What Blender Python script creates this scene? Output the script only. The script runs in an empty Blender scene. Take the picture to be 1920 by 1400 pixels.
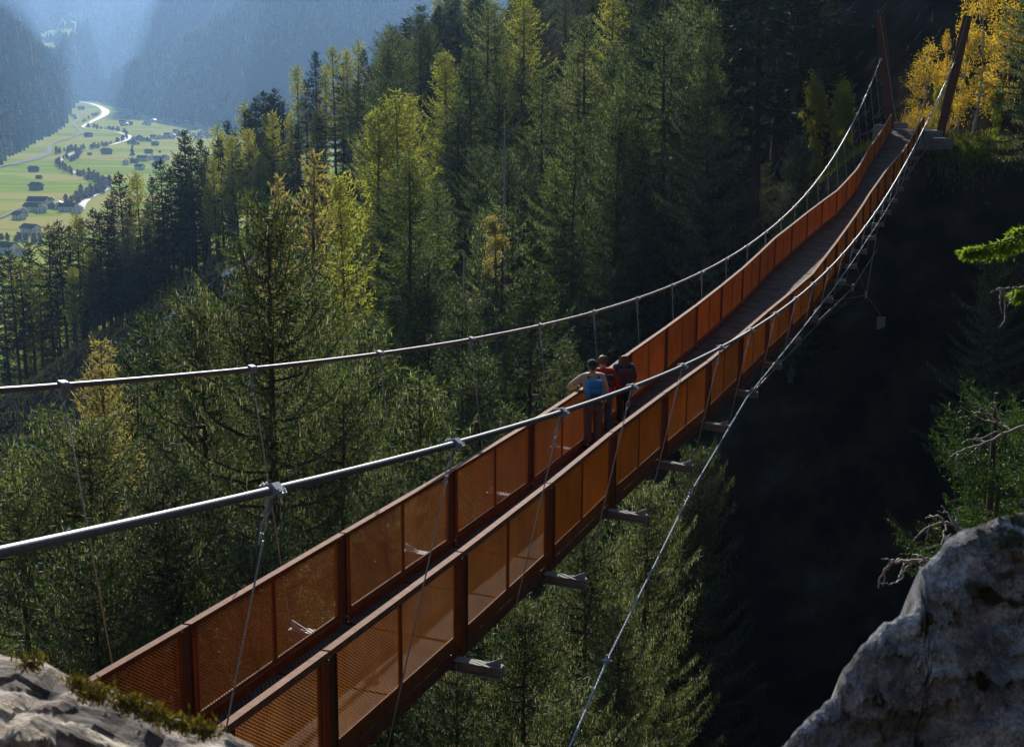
import bpy, math, random
import numpy as np
from mathutils import Vector, Matrix
rad = math.radians
SC = bpy.context.scene
COL = SC.collection
random.seed(7)
RNG = np.random.default_rng(11)

# ------------------------------------------------------------------ camera, light, exposure
F_PX = 2706.118                      # focal length in pixels of the 1920 px wide photograph
PITCH, ROLL = rad(-12.0387), rad(0.29067)
cam_data = bpy.data.cameras.new("camera")
cam = bpy.data.objects.new("camera", cam_data)
COL.objects.link(cam)
FW = np.array([0, math.cos(PITCH), math.sin(PITCH)])
UP = np.array([0, -math.sin(PITCH), math.cos(PITCH)])
RT = np.array([1.0, 0, 0])
R2 = RT * math.cos(ROLL) + UP * math.sin(ROLL)
U2 = -RT * math.sin(ROLL) + UP * math.cos(ROLL)
cam.matrix_world = Matrix(((R2[0], U2[0], -FW[0], 0), (R2[1], U2[1], -FW[1], 0), (R2[2], U2[2], -FW[2], 0), (0, 0, 0, 1)))
cam_data.sensor_width = 36.0
cam_data.lens = F_PX / 1920 * 36
cam_data.clip_start = 0.1
cam_data.clip_end = 30000
cam_data.dof.use_dof = True
cam_data.dof.focus_distance = 38
cam_data.dof.aperture_fstop = 10
SC.camera = cam

SUN_AZ, SUN_EL = rad(-4.0), rad(26.0)
TO_SUN = Vector((math.sin(SUN_AZ) * math.cos(SUN_EL), math.cos(SUN_AZ) * math.cos(SUN_EL), math.sin(SUN_EL)))
world = bpy.data.worlds.new("World")
SC.world = world
world.use_nodes = True
wn = world.node_tree
sky = wn.nodes.new("ShaderNodeTexSky")
sky.sky_type = 'NISHITA'
sky.sun_disc = False
sky.sun_elevation = SUN_EL
sky.sun_rotation = SUN_AZ
sky.altitude = 1200
bg = next(n for n in wn.nodes if n.type == 'BACKGROUND')
wn.links.new(sky.outputs[0], bg.inputs[0])
bg.inputs[1].default_value = 0.05
sl = bpy.data.lights.new("sun", 'SUN')
sl.energy = 5.0
sl.angle = rad(0.5)
sl.color = (1.0, 0.93, 0.82)
sun = bpy.data.objects.new("sun", sl)
COL.objects.link(sun)
sun.location = (0, 0, 60)
sun.rotation_euler = (-TO_SUN).to_track_quat('-Z', 'Y').to_euler()
SC.view_settings.view_transform = 'Standard'
SC.view_settings.look = 'None'
SC.view_settings.gamma = 1
SC.view_settings.use_curve_mapping = False
SC.view_settings.exposure = 0.85
SC.cycles.max_bounces = 8
SC.cycles.transparent_max_bounces = 16
SC.cycles.volume_bounces = 1
HAZE_DENSITY = 0.000058


# ------------------------------------------------------------------ helpers
def ray(u, v):
    return FW + R2 * (u - 960) / F_PX + U2 * (700 - v) / F_PX

def at(u, v, Y):
    d = ray(u, v)
    return d * Y / d[1]

def atz(u, v, z):
    d = ray(u, v)
    return d * z / d[2]

def px(P):
    P = np.asarray(P, float)
    d = P @ FW
    return 960 + F_PX * (P @ R2) / d, 700 - F_PX * (P @ U2) / d


def smooth_noise(x, y, seed=0, octaves=4, base=1.0):
    """cheap value noise, arrays in, array out in [-1, 1]"""
    x = np.asarray(x, float); y = np.asarray(y, float)
    out = np.zeros(np.broadcast(x, y).shape); amp = 1.0; tot = 0
    f = base
    for o in range(octaves):
        xi = np.floor(x * f).astype(np.int64); yi = np.floor(y * f).astype(np.int64)
        fx = x * f - xi; fy = y * f - yi
        fx = fx * fx * (3 - 2 * fx); fy = fy * fy * (3 - 2 * fy)
        def h(a, b):
            n = (a * 374761393 + b * 668265263 + (seed + o * 17) * 974634777) & 0x7fffffff
            n = ((n ^ (n >> 13)) * 1274126177) & 0x7fffffff
            n = n ^ (n >> 16)
            return (n & 0xffff) / 32767.5 - 1
        v = (h(xi, yi) * (1 - fx) + h(xi + 1, yi) * fx) * (1 - fy) + (h(xi, yi + 1) * (1 - fx) + h(xi + 1, yi + 1) * fx) * fy
        out += v * amp; tot += amp; amp *= 0.5; f *= 2.03
    return out / tot


def mesh_np(name, V, Q=None, T=None, mats=(), smooth=False, mat_idx=None):
    """mesh from numpy arrays of quads and triangles"""
    me = bpy.data.meshes.new(name)
    V = np.asarray(V, np.float32)
    nq = 0 if Q is None else len(Q); nt = 0 if T is None else len(T)
    me.vertices.add(len(V)); me.vertices.foreach_set("co", V.ravel())
    loops = []
    if nq: loops.append(np.asarray(Q, np.int32).ravel())
    if nt: loops.append(np.asarray(T, np.int32).ravel())
    loops = np.concatenate(loops)
    me.loops.add(len(loops)); me.loops.foreach_set("vertex_index", loops)
    me.polygons.add(nq + nt)
    starts = np.concatenate([np.arange(nq) * 4, nq * 4 + np.arange(nt) * 3]).astype(np.int32)
    me.polygons.foreach_set("loop_start", starts)
    me.polygons.foreach_set("loop_total", np.concatenate([np.full(nq, 4), np.full(nt, 3)]).astype(np.int32))
    me.polygons.foreach_set("use_smooth", np.full(nq + nt, bool(smooth)))
    for m in mats: me.materials.append(m)
    if mat_idx is not None: me.polygons.foreach_set("material_index", np.asarray(mat_idx, np.int32))
    me.update(calc_edges=True)
    return me


def link(name, me, parent=None, loc=None, rot=None):
    o = bpy.data.objects.new(name, me)
    COL.objects.link(o)
    if parent is not None: o.parent = parent
    if loc is not None: o.location = loc
    if rot is not None: o.rotation_euler = rot
    return o


def tag(o, label=None, cat=None, group=None, kind=None):
    if label: o["label"] = label
    if cat: o["category"] = cat
    if group: o["group"] = group
    if kind: o["kind"] = kind
    return o


def empty(name, loc, label, cat, group=None):
    o = bpy.data.objects.new(name, None)
    COL.objects.link(o)
    o.location = loc
    o.empty_display_size = 0.2
    return tag(o, label, cat, group)


class MB:
    """collects simple solids, then makes one mesh"""
    def __init__(s): s.V = []; s.Q = []; s.T = []; s.n = 0
    def add(s, V, Q=(), T=()):
        V = np.asarray(V, float).reshape(-1, 3)
        s.V.append(V)
        for q in Q: s.Q.append([i + s.n for i in q])
        for t in T: s.T.append([i + s.n for i in t])
        s.n += len(V)
    def box8(s, c):
        s.add(c, [(0, 3, 2, 1), (4, 5, 6, 7), (0, 1, 5, 4), (1, 2, 6, 5), (2, 3, 7, 6), (3, 0, 4, 7)])
    def bar(s, a, b, side, up, w, h):
        """box from a to b, w wide along side, h high along up"""
        a = np.asarray(a, float); b = np.asarray(b, float); sd = np.asarray(side, float) * w / 2; u = np.asarray(up, float) * h / 2
        s.box8([a - sd - u, a + sd - u, b + sd - u, b - sd - u, a - sd + u, a + sd + u, b + sd + u, b - sd + u])
    def box(s, x0, x1, y0, y1, z0, z1):
        s.box8([(x0, y0, z0), (x1, y0, z0), (x1, y1, z0), (x0, y1, z0), (x0, y0, z1), (x1, y0, z1), (x1, y1, z1), (x0, y1, z1)])
    def tube(s, pts, r, n=8, cap=True):
        pts = np.asarray(pts, float); m = len(pts)
        r = np.full(m, r) if np.isscalar(r) else np.asarray(r, float)
        tan = np.gradient(pts, axis=0); tan /= np.linalg.norm(tan, axis=1)[:, None] + 1e-12
        ref = np.array([0, 0, 1.0]) if abs(tan[0][2]) < .9 else np.array([1.0, 0, 0])
        V = []
        for i in range(m):
            a = np.cross(tan[i], ref); a /= np.linalg.norm(a) + 1e-12; b = np.cross(a, tan[i])
            ref = b if abs(np.dot(b, tan[i])) < .5 else ref
            for k in range(n):
                t = 2 * math.pi * k / n
                V.append(pts[i] + r[i] * (a * math.cos(t) + b * math.sin(t)))
        Q = [(i * n + k, i * n + (k + 1) % n, (i + 1) * n + (k + 1) % n, (i + 1) * n + k) for i in range(m - 1) for k in range(n)]
        T = []
        if cap:
            V += [pts[0], pts[-1]]
            for k in range(n):
                T.append((m * n, (k + 1) % n, k)); T.append((m * n + 1, (m - 1) * n + k, (m - 1) * n + (k + 1) % n))
        s.add(V, Q, T)
    def mesh(s, name, mat, smooth=False):
        return mesh_np(name, np.concatenate(s.V), s.Q or None, s.T or None, [mat], smooth)
    def build(s, name, mat, parent=None, smooth=False, loc=None):
        return link(name, s.mesh(name, mat, smooth), parent, loc)


# ------------------------------------------------------------------ materials
def new_mat(name):
    m = bpy.data.materials.new(name); m.use_nodes = True
    nt = m.node_tree; nt.nodes.clear()
    out = nt.nodes.new("ShaderNodeOutputMaterial")
    return m, nt, out

def N(nt, typ, **kw):
    n = nt.nodes.new(typ)
    for k, v in kw.items():
        if k in n.inputs: n.inputs[k].default_value = v
        else: setattr(n, k, v)
    return n

def ramp(nt, fac, stops):
    r = nt.nodes.new("ShaderNodeValToRGB")
    e = r.color_ramp.elements
    while len(e) < len(stops): e.new(0.5)
    for i, (p, c) in enumerate(stops):
        e[i].position = p; e[i].color = (*c, 1) if len(c) == 3 else c
    nt.links.new(fac, r.inputs[0])
    return r.outputs[0]

def surf_mat(name, stops, scale=5.0, *a_, **k_):
    vary = k_.pop("vary", 0)
    m = surf_mat0(name, stops, scale, *a_, **k_)
    if vary:
        nt = m.node_tree; b = next(n for n in nt.nodes if n.type == "BSDF_PRINCIPLED"); src = b.inputs["Base Color"].links[0].from_socket
        oi = N(nt, "ShaderNodeObjectInfo"); tc = N(nt, "ShaderNodeTexCoord"); mp = N(nt, "ShaderNodeMapping"); mp.inputs["Scale"].default_value = (9, 9, .8); nt.links.new(tc.outputs["Object"], mp.inputs[0])
        n = N(nt, "ShaderNodeTexNoise", Scale=1.0, Detail=5); nt.links.new(mp.outputs[0], n.inputs["Vector"])
        ma = N(nt, "ShaderNodeMath", operation="MULTIPLY_ADD"); nt.links.new(oi.outputs["Random"], ma.inputs[0]); ma.inputs[1].default_value = vary; ma.inputs[2].default_value = 1 - vary * 1.35
        mb_ = N(nt, "ShaderNodeMath", operation="MULTIPLY_ADD"); nt.links.new(n.outputs[0], mb_.inputs[0]); mb_.inputs[1].default_value = vary * 1.7; nt.links.new(ma.outputs[0], mb_.inputs[2])
        hs = N(nt, "ShaderNodeHueSaturation"); nt.links.new(mb_.outputs[0], hs.inputs["Value"]); nt.links.new(src, hs.inputs["Color"]); nt.links.new(hs.outputs[0], b.inputs["Base Color"])
    return m

def surf_mat0(name, stops, scale=5.0, rough=0.8, metal=0.0, bump=0.0, bump_scale=None, detail=8, stretch=None, spec=0.5, world_space=False):
    m, nt, out = new_mat(name)
    b = N(nt, "ShaderNodeBsdfPrincipled")
    b.inputs["Roughness"].default_value = rough; b.inputs["Metallic"].default_value = metal
    b.inputs["Specular IOR Level"].default_value = spec
    tc = N(nt, "ShaderNodeTexCoord")
    co = tc.outputs["Object"]
    if world_space:
        co = N(nt, "ShaderNodeNewGeometry").outputs["Position"]
    if stretch:
        mp = N(nt, "ShaderNodeMapping"); mp.inputs["Scale"].default_value = stretch
        nt.links.new(co, mp.inputs[0]); co = mp.outputs[0]
    n = N(nt, "ShaderNodeTexNoise", Scale=scale, Detail=detail, Roughness=0.65)
    nt.links.new(co, n.inputs["Vector"])
    nt.links.new(ramp(nt, n.outputs[0], stops), b.inputs["Base Color"])
    if bump:
        n2 = N(nt, "ShaderNodeTexNoise", Scale=bump_scale or scale * 4, Detail=8, Roughness=0.7)
        nt.links.new(co, n2.inputs["Vector"])
        bp = N(nt, "ShaderNodeBump", Strength=bump, Distance=0.05)
        nt.links.new(n2.outputs[0], bp.inputs["Height"]); nt.links.new(bp.outputs[0], b.inputs["Normal"])
    nt.links.new(b.outputs[0], out.inputs[0])
    return m

def leaf_mat(name, cols, trans_col, trans=0.4, scale=1.2, gloss=0.035):
    """foliage: colour varies per leaf island, in clumps and per tree; light shines through"""
    m, nt, out = new_mat(name)
    geo = N(nt, "ShaderNodeNewGeometry"); oi = N(nt, "ShaderNodeObjectInfo"); tc = N(nt, "ShaderNodeTexCoord")
    n = N(nt, "ShaderNodeTexNoise", Scale=scale, Detail=3)
    nt.links.new(tc.outputs["Object"], n.inputs["Vector"])
    a = N(nt, "ShaderNodeMath", operation='MULTIPLY_ADD'); a.inputs[1].default_value = 0.55; a.inputs[2].default_value = -0.15
    nt.links.new(geo.outputs["Random Per Island"], a.inputs[0])
    b = N(nt, "ShaderNodeMath", operation='MULTIPLY_ADD'); b.inputs[1].default_value = 0.35
    nt.links.new(oi.outputs["Random"], b.inputs[0]); nt.links.new(a.outputs[0], b.inputs[2])
    c = N(nt, "ShaderNodeMath", operation='MULTIPLY_ADD'); c.inputs[1].default_value = 0.45
    nt.links.new(n.outputs[0], c.inputs[0]); nt.links.new(b.outputs[0], c.inputs[2])
    k = len(cols)
    col = ramp(nt, c.outputs[0], [(0.1 + 0.8 * i / (k - 1), q) for i, q in enumerate(cols)])
    d = N(nt, "ShaderNodeBsdfDiffuse"); t = N(nt, "ShaderNodeBsdfTranslucent"); g = N(nt, "ShaderNodeBsdfGlossy", Roughness=0.6)
    g.inputs["Color"].default_value = (1, 1, 1, 1)
    mx = N(nt, "ShaderNodeMix", data_type='RGBA', blend_type='MULTIPLY'); mx.inputs[0].default_value = 1
    nt.links.new(col, mx.inputs[6]); mx.inputs[7].default_value = (*trans_col, 1)
    nt.links.new(col, d.inputs[0]); nt.links.new(mx.outputs[2], t.inputs[0])
    s1 = N(nt, "ShaderNodeMixShader"); s1.inputs[0].default_value = trans
    nt.links.new(d.outputs[0], s1.inputs[1]); nt.links.new(t.outputs[0], s1.inputs[2])
    s2 = N(nt, "ShaderNodeMixShader"); s2.inputs[0].default_value = gloss
    nt.links.new(s1.outputs[0], s2.inputs[1]); nt.links.new(g.outputs[0], s2.inputs[2])
    nt.links.new(s2.outputs[0], out.inputs[0])
    return m

M = {}
M["corten"] = surf_mat("corten", [(0.25, (0.13, 0.038, 0.012)), (0.5, (0.22, 0.066, 0.018)), (0.75, (0.30, 0.10, 0.03))], 3.5, 0.7, 0.0, 0.3, 60, spec=0.25, vary=.3)
M["corten_rail"] = surf_mat("corten_rail", [(0.25, (0.15, 0.065, 0.035)), (0.5, (0.23, 0.11, 0.065)), (0.75, (0.32, 0.175, 0.115))], 9, 0.75, 0.0, 0.25, 80, spec=0.15, vary=.3)
M["corten_mesh_glow"] = surf_mat("corten_mesh_glow", [(0.3, (0.47, 0.152, 0.008)), (0.7, (0.72, 0.262, 0.016))], 1.6, 0.75, 0.0, spec=0.12, vary=.28)  # brighter than real corten: back-lit glow of the mesh put into the colour
M["corten_dark"] = surf_mat("corten_dark", [(0.3, (0.085, 0.028, 0.012)), (0.7, (0.15, 0.048, 0.018))], 4, 0.75, 0.0, 0.3, 50)
M["galvanized"] = surf_mat("galvanized", [(0.3, (0.24, 0.29, 0.36)), (0.7, (0.38, 0.44, 0.52))], 9, 0.6, 0.2, 0.15, 90)
M["beam"] = surf_mat("beam", [(0.3, (0.17, 0.17, 0.17)), (0.7, (0.29, 0.29, 0.29))], 6, 0.7, 0.1, 0.15, 60)
M["cable"] = surf_mat("cable", [(0.3, (0.14, 0.155, 0.18)), (0.7, (0.22, 0.24, 0.27))], 20, 0.45, 0.4, 0.08, 120, stretch=(1, 1, 1))
M["rope"] = surf_mat("rope", [(0.3, (0.25, 0.24, 0.22)), (0.7, (0.42, 0.40, 0.36))], 60, 0.45, 0.4)
M["concrete"] = surf_mat("concrete", [(0.3, (0.14, 0.14, 0.135)), (0.7, (0.27, 0.27, 0.26))], 3, 0.9, 0, 0.4, 20)
M["bark"] = surf_mat("bark", [(0.3, (0.055, 0.042, 0.034)), (0.6, (0.12, 0.095, 0.08)), (0.8, (0.19, 0.165, 0.14))], 2.0, 0.95, 0, 0.8, 14, stretch=(1, 1, .25))
M["birch_bark"] = surf_mat("birch_bark", [(0.35, (0.10, 0.09, 0.08)), (0.5, (0.5, 0.48, 0.45))], 3.0, 0.8, 0, 0.3, 14)
M["dead_wood"] = surf_mat("dead_wood", [(0.3, (0.22, 0.18, 0.16)), (0.7, (0.42, 0.37, 0.33))], 8, 0.85, 0, 0.3, 30)
M["spruce"] = leaf_mat("spruce", [(0.010, 0.020, 0.010), (0.022, 0.044, 0.016), (0.055, 0.092, 0.028), (0.14, 0.18, 0.05)], (1.4, 1.6, 0.7), 0.36, 0.9)
M["spruce_shaded"] = leaf_mat("spruce_shaded", [(0.010, 0.018, 0.012), (0.020, 0.034, 0.018), (0.045, 0.062, 0.03)], (1.2, 1.3, 0.7), 0.2, 0.5)  # same spruce, with the shade of the backlit ridge put into the colour
M["spruce_twig"] = leaf_mat("spruce_twig", [(0.015, 0.024, 0.012), (0.05, 0.064, 0.032), (0.17, 0.185, 0.10), (0.36, 0.36, 0.24)], (1.3, 1.3, 0.85), 0.45, 0.9)
M["spruce_lit"] = leaf_mat("spruce_lit", [(0.035, 0.060, 0.014), (0.08, 0.125, 0.02), (0.16, 0.21, 0.035)], (1.7, 1.6, 0.6), 0.5, 1.5)  # same spruce again, sunlight on the centre trees put into the needle colour
M["larch"] = leaf_mat("larch", [(0.12, 0.15, 0.03), (0.24, 0.26, 0.045), (0.38, 0.37, 0.06), (0.46, 0.42, 0.11)], (1.2, 1.25, 0.75), 0.5, 0.4)
M["larch_gold"] = leaf_mat("larch_gold", [(0.18, 0.18, 0.06), (0.32, 0.30, 0.11), (0.46, 0.40, 0.17)], (1.2, 1.1, 0.65), 0.45, 0.4)
M["birch_leaf"] = leaf_mat("birch_leaf", [(0.30, 0.29, 0.04), (0.55, 0.47, 0.05), (0.68, 0.52, 0.06), (0.62, 0.34, 0.05)], (1.2, 1.1, 0.6), 0.5, 0.9)
M["bush_leaf"] = leaf_mat("bush_leaf", [(0.10, 0.15, 0.025), (0.20, 0.26, 0.03), (0.35, 0.33, 0.04)], (1.4, 1.3, 0.4), 0.55, 0.9)
M["cone"] = leaf_mat("cone", [(0.18, 0.14, 0.08), (0.30, 0.26, 0.16), (0.42, 0.38, 0.25)], (1.1, 1.0, 0.7), 0.35, 2, 0.03)
M["spruce_tip"] = leaf_mat("spruce_tip", [(0.06, 0.12, 0.015), (0.14, 0.24, 0.03), (0.24, 0.34, 0.05)], (1.5, 1.5, 0.5), 0.55, 3)
M["grass_dry"] = leaf_mat("grass_dry", [(0.20, 0.15, 0.06), (0.35, 0.27, 0.11), (0.30, 0.30, 0.08)], (1.2, 1.1, 0.7), 0.45, 0.8)
M["moss"] = leaf_mat("moss", [(0.02, 0.02, 0.008), (0.07, 0.065, 0.015), (0.26, 0.22, 0.03)], (1.2, 1.1, 0.4), 0.35, 9)
M["far_tree"] = leaf_mat("far_tree", [(0.020, 0.035, 0.018), (0.035, 0.055, 0.025), (0.05, 0.075, 0.03)], (1.3, 1.3, 0.7), 0.3, 0.01)
M["far_larch"] = leaf_mat("far_larch", [(0.16, 0.13, 0.04), (0.26, 0.20, 0.06)], (1.3, 1.1, 0.6), 0.4, 0.01)
M["far_shrub"] = leaf_mat("far_shrub", [(0.05, 0.06, 0.03), (0.10, 0.09, 0.045), (0.17, 0.12, 0.05), (0.26, 0.15, 0.04)], (1.2, 1.0, 0.7), 0.35, 0.1)
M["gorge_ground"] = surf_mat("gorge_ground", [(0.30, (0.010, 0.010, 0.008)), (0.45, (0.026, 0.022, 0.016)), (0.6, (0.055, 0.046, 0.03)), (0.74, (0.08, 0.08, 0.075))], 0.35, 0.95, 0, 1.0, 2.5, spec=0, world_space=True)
M["hill_ground"] = surf_mat("hill_ground", [(0.35, (0.012, 0.018, 0.011)), (0.6, (0.022, 0.030, 0.016)), (0.74, (0.06, 0.055, 0.03))], 0.006, 0.95, 0, 0, spec=0, world_space=True)
M["wall_white"] = surf_mat("wall_white", [(0.3, (0.40, 0.38, 0.35)), (0.7, (0.6, 0.58, 0.54))], 0.3, 0.9)
M["wall_wood"] = surf_mat("wall_wood", [(0.3, (0.10, 0.065, 0.04)), (0.7, (0.18, 0.12, 0.08))], 0.8, 0.85)
M["roof_dark"] = surf_mat("roof_dark", [(0.3, (0.035, 0.03, 0.03)), (0.7, (0.08, 0.065, 0.06))], 0.6, 0.95, spec=.1)
M["roof_metal"] = surf_mat("roof_metal", [(0.3, (0.35, 0.36, 0.37)), (0.7, (0.5, 0.5, 0.5))], 0.6, 0.6)
M["glass_dark"] = surf_mat("glass_dark", [(0.3, (0.02, 0.025, 0.03)), (0.7, (0.05, 0.055, 0.06))], 1, 0.15)
M["road"] = surf_mat("road", [(0.3, (0.13, 0.125, 0.12)), (0.7, (0.21, 0.205, 0.19))], 0.1, 0.9, spec=0.08)
M["river"] = surf_mat("river", [(0.3, (0.16, 0.165, 0.16)), (0.7, (0.34, 0.34, 0.32))], 0.05, 0.6, spec=0.25, world_space=True)
M["snow"] = surf_mat("snow", [(0.3, (0.65, 0.7, 0.78)), (0.7, (0.8, 0.82, 0.85))], 2, 0.7)
M["ditch"] = surf_mat("ditch", [(0.3, (0.05, 0.06, 0.03)), (0.7, (0.08, 0.09, 0.04))], 0.1, 0.9)

def rock_mat(name, cols, lichen, scale, moss_amt, streak=None):
    m, nt, out = new_mat(name)
    b = N(nt, "ShaderNodeBsdfPrincipled"); b.inputs["Roughness"].default_value = 0.85
    tc = N(nt, "ShaderNodeTexCoord"); co = tc.outputs["Object"]
    if streak:
        ms = N(nt, "ShaderNodeMapping"); ms.inputs["Rotation"].default_value = (0, 0, rad(30)); nt.links.new(co, ms.inputs[0])
        m2 = N(nt, "ShaderNodeMapping"); m2.inputs["Scale"].default_value = streak; nt.links.new(ms.outputs[0], m2.inputs[0]); co = m2.outputs[0]
    n = N(nt, "ShaderNodeTexNoise", Scale=scale, Detail=10, Roughness=0.68); nt.links.new(co, n.inputs["Vector"])
    base = ramp(nt, n.outputs[0], [(0.3, cols[0]), (0.48, cols[1]), (0.62, cols[2])])
    n3 = N(nt, "ShaderNodeTexNoise", Scale=scale * 0.9, Detail=6, Roughness=0.6, Distortion=0.6)
    mp = N(nt, "ShaderNodeMapping"); mp.inputs["Location"].default_value = (3, 7, 1); nt.links.new(co, mp.inputs[0]); nt.links.new(mp.outputs[0], n3.inputs["Vector"])
    f = ramp(nt, n3.outputs[0], [(0.60 - moss_amt, (0, 0, 0)), (0.66 - moss_amt, (1, 1, 1))])
    mx = N(nt, "ShaderNodeMix", data_type='RGBA'); nt.links.new(f, mx.inputs[0]); nt.links.new(base, mx.inputs[6]); mx.inputs[7].default_value = (*lichen, 1)
    sp_ = N(nt, "ShaderNodeTexNoise", Scale=scale * 14, Detail=6, Roughness=0.8); nt.links.new(co, sp_.inputs["Vector"])
    dn_ = N(nt, "ShaderNodeTexNoise", Scale=scale * 1.5, Detail=6, Roughness=0.7); nt.links.new(co, dn_.inputs["Vector"])
    dm_ = N(nt, "ShaderNodeVectorMath", operation='MULTIPLY_ADD'); nt.links.new(dn_.outputs["Color"], dm_.inputs[0]); dm_.inputs[1].default_value = (.45, .45, .45); nt.links.new(co, dm_.inputs[2])
    vc_ = N(nt, "ShaderNodeTexVoronoi", Scale=scale * .75, feature='DISTANCE_TO_EDGE'); nt.links.new(dm_.outputs[0], vc_.inputs["Vector"])
    ck_ = ramp(nt, vc_.outputs[0], [(0.0, (0.25, 0.25, 0.25)), (0.035, (1, 1, 1))])
    m3 = N(nt, "ShaderNodeMix", data_type='RGBA', blend_type='MULTIPLY'); m3.inputs[0].default_value = 1; nt.links.new(mx.outputs[2], m3.inputs[6]); nt.links.new(ramp(nt, sp_.outputs[0], [(0.35, (0.45, 0.45, 0.45)), (0.6, (1.25, 1.25, 1.25))]), m3.inputs[7])
    m4 = N(nt, "ShaderNodeMix", data_type='RGBA', blend_type='MULTIPLY'); m4.inputs[0].default_value = 1; nt.links.new(m3.outputs[2], m4.inputs[6]); nt.links.new(ck_, m4.inputs[7])
    nt.links.new(m4.outputs[2], b.inputs["Base Color"])
    n2 = N(nt, "ShaderNodeTexNoise", Scale=scale * 7, Detail=10, Roughness=0.75); nt.links.new(co, n2.inputs["Vector"])
    v = N(nt, "ShaderNodeTexVoronoi", Scale=scale * 2.2, feature='DISTANCE_TO_EDGE'); nt.links.new(co, v.inputs["Vector"])
    vr = ramp(nt, v.outputs[0], [(0, (0, 0, 0)), (0.06, (1, 1, 1))])
    ad = N(nt, "ShaderNodeMath", operation='MULTIPLY_ADD'); ad.inputs[1].default_value = 0.12
    nt.links.new(vr, ad.inputs[0]); nt.links.new(n2.outputs[0], ad.inputs[2])
    bp = N(nt, "ShaderNodeBump", Strength=0.9, Distance=0.03); nt.links.new(ad.outputs[0], bp.inputs["Height"]); nt.links.new(bp.outputs[0], b.inputs["Normal"])
    nt.links.new(b.outputs[0], out.inputs[0])
    return m
M["rock_warm"] = rock_mat("rock_warm", [(0.16, 0.125, 0.095), (0.55, 0.44, 0.34), (0.80, 0.72, 0.62)], (0.16, 0.13, 0.11), 3.0, 0.06, (.5, 2.4, 2))
M["rock_cold"] = rock_mat("rock_cold", [(0.12, 0.125, 0.14), (0.42, 0.425, 0.45), (0.85, 0.85, 0.86)], (0.10, 0.10, 0.05), 6.5, 0.045)
M["cliff"] = rock_mat("cliff", [(0.015, 0.015, 0.016), (0.035, 0.035, 0.036), (0.07, 0.068, 0.066)], (0.015, 0.02, 0.01), 0.5, 0.08)

def grating_mat():
    m, nt, out = new_mat("deck_grating")
    b = N(nt, "ShaderNodeBsdfPrincipled"); b.inputs["Roughness"].default_value = 0.8; b.inputs["Specular IOR Level"].default_value = 0.15
    uv = N(nt, "ShaderNodeUVMap")
    sep = N(nt, "ShaderNodeSeparateXYZ"); nt.links.new(uv.outputs[0], sep.inputs[0])
    def wave(sock, f):
        a = N(nt, "ShaderNodeMath", operation='MULTIPLY'); a.inputs[1].default_value = f; nt.links.new(sock, a.inputs[0])
        s = N(nt, "ShaderNodeMath", operation='SINE'); nt.links.new(a.outputs[0], s.inputs[0]); return s.outputs[0]
    mu = N(nt, "ShaderNodeMath", operation='MULTIPLY'); nt.links.new(wave(sep.outputs[0], 2 * math.pi / 0.06), mu.inputs[0]); nt.links.new(wave(sep.outputs[1], 2 * math.pi / 0.09), mu.inputs[1])
    hole = ramp(nt, mu.outputs[0], [(0.25, (0, 0, 0)), (0.45, (1, 1, 1))])
    n = N(nt, "ShaderNodeTexNoise", Scale=2.2, Detail=6); tc = N(nt, "ShaderNodeTexCoord"); nt.links.new(tc.outputs["Object"], n.inputs["Vector"])
    base = ramp(nt, n.outputs[0], [(0.3, (0.075, 0.055, 0.040)), (0.6, (0.165, 0.132, 0.105)), (0.72, (0.20, 0.13, 0.085))])
    mx = N(nt, "ShaderNodeMix", data_type='RGBA'); nt.links.new(hole, mx.inputs[0]); nt.links.new(base, mx.inputs[6]); mx.inputs[7].default_value = (0.02, 0.018, 0.016, 1)
    nt.links.new(mx.outputs[2], b.inputs["Base Color"])
    bp = N(nt, "ShaderNodeBump", Strength=0.7, Distance=0.01); bp.invert = True
    nt.links.new(hole, bp.inputs["Height"]); nt.links.new(bp.outputs[0], b.inputs["Normal"])
    nt.links.new(b.outputs[0], out.inputs[0])
    return m
M["grating"] = grating_mat()

def field_mat():
    m, nt, out = new_mat("valley_fields")
    b = N(nt, "ShaderNodeBsdfPrincipled"); b.inputs["Roughness"].default_value = 1.0; b.inputs["Specular IOR Level"].default_value = 0.0
    geo = N(nt, "ShaderNodeNewGeometry")
    mp = N(nt, "ShaderNodeMapping"); mp.inputs["Scale"].default_value = (0.0035, 0.011, 1); mp.inputs["Rotation"].default_value = (0, 0, 0.25)
    nt.links.new(geo.outputs["Position"], mp.inputs[0])
    v = N(nt, "ShaderNodeTexVoronoi", Scale=1.0); nt.links.new(mp.outputs[0], v.inputs["Vector"])
    n = N(nt, "ShaderNodeTexNoise", Scale=3.0, Detail=8, Roughness=0.6); nt.links.new(mp.outputs[0], n.inputs["Vector"])
    sep = N(nt, "ShaderNodeSeparateColor"); nt.links.new(v.outputs["Color"], sep.inputs[0])
    a = N(nt, "ShaderNodeMath", operation='MULTIPLY_ADD'); a.inputs[1].default_value = 0.5; nt.links.new(sep.outputs[0], a.inputs[0]); nt.links.new(n.outputs[0], a.inputs[2])
    col = ramp(nt, a.outputs[0], [(0.35, (0.16, 0.25, 0.035)), (0.6, (0.24, 0.31, 0.05)), (0.8, (0.33, 0.35, 0.075)), (0.95, (0.37, 0.33, 0.10))])
    nt.links.new(col, b.inputs["Base Color"]); nt.links.new(b.outputs[0], out.inputs[0])
    return m
M["fields"] = field_mat()


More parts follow.
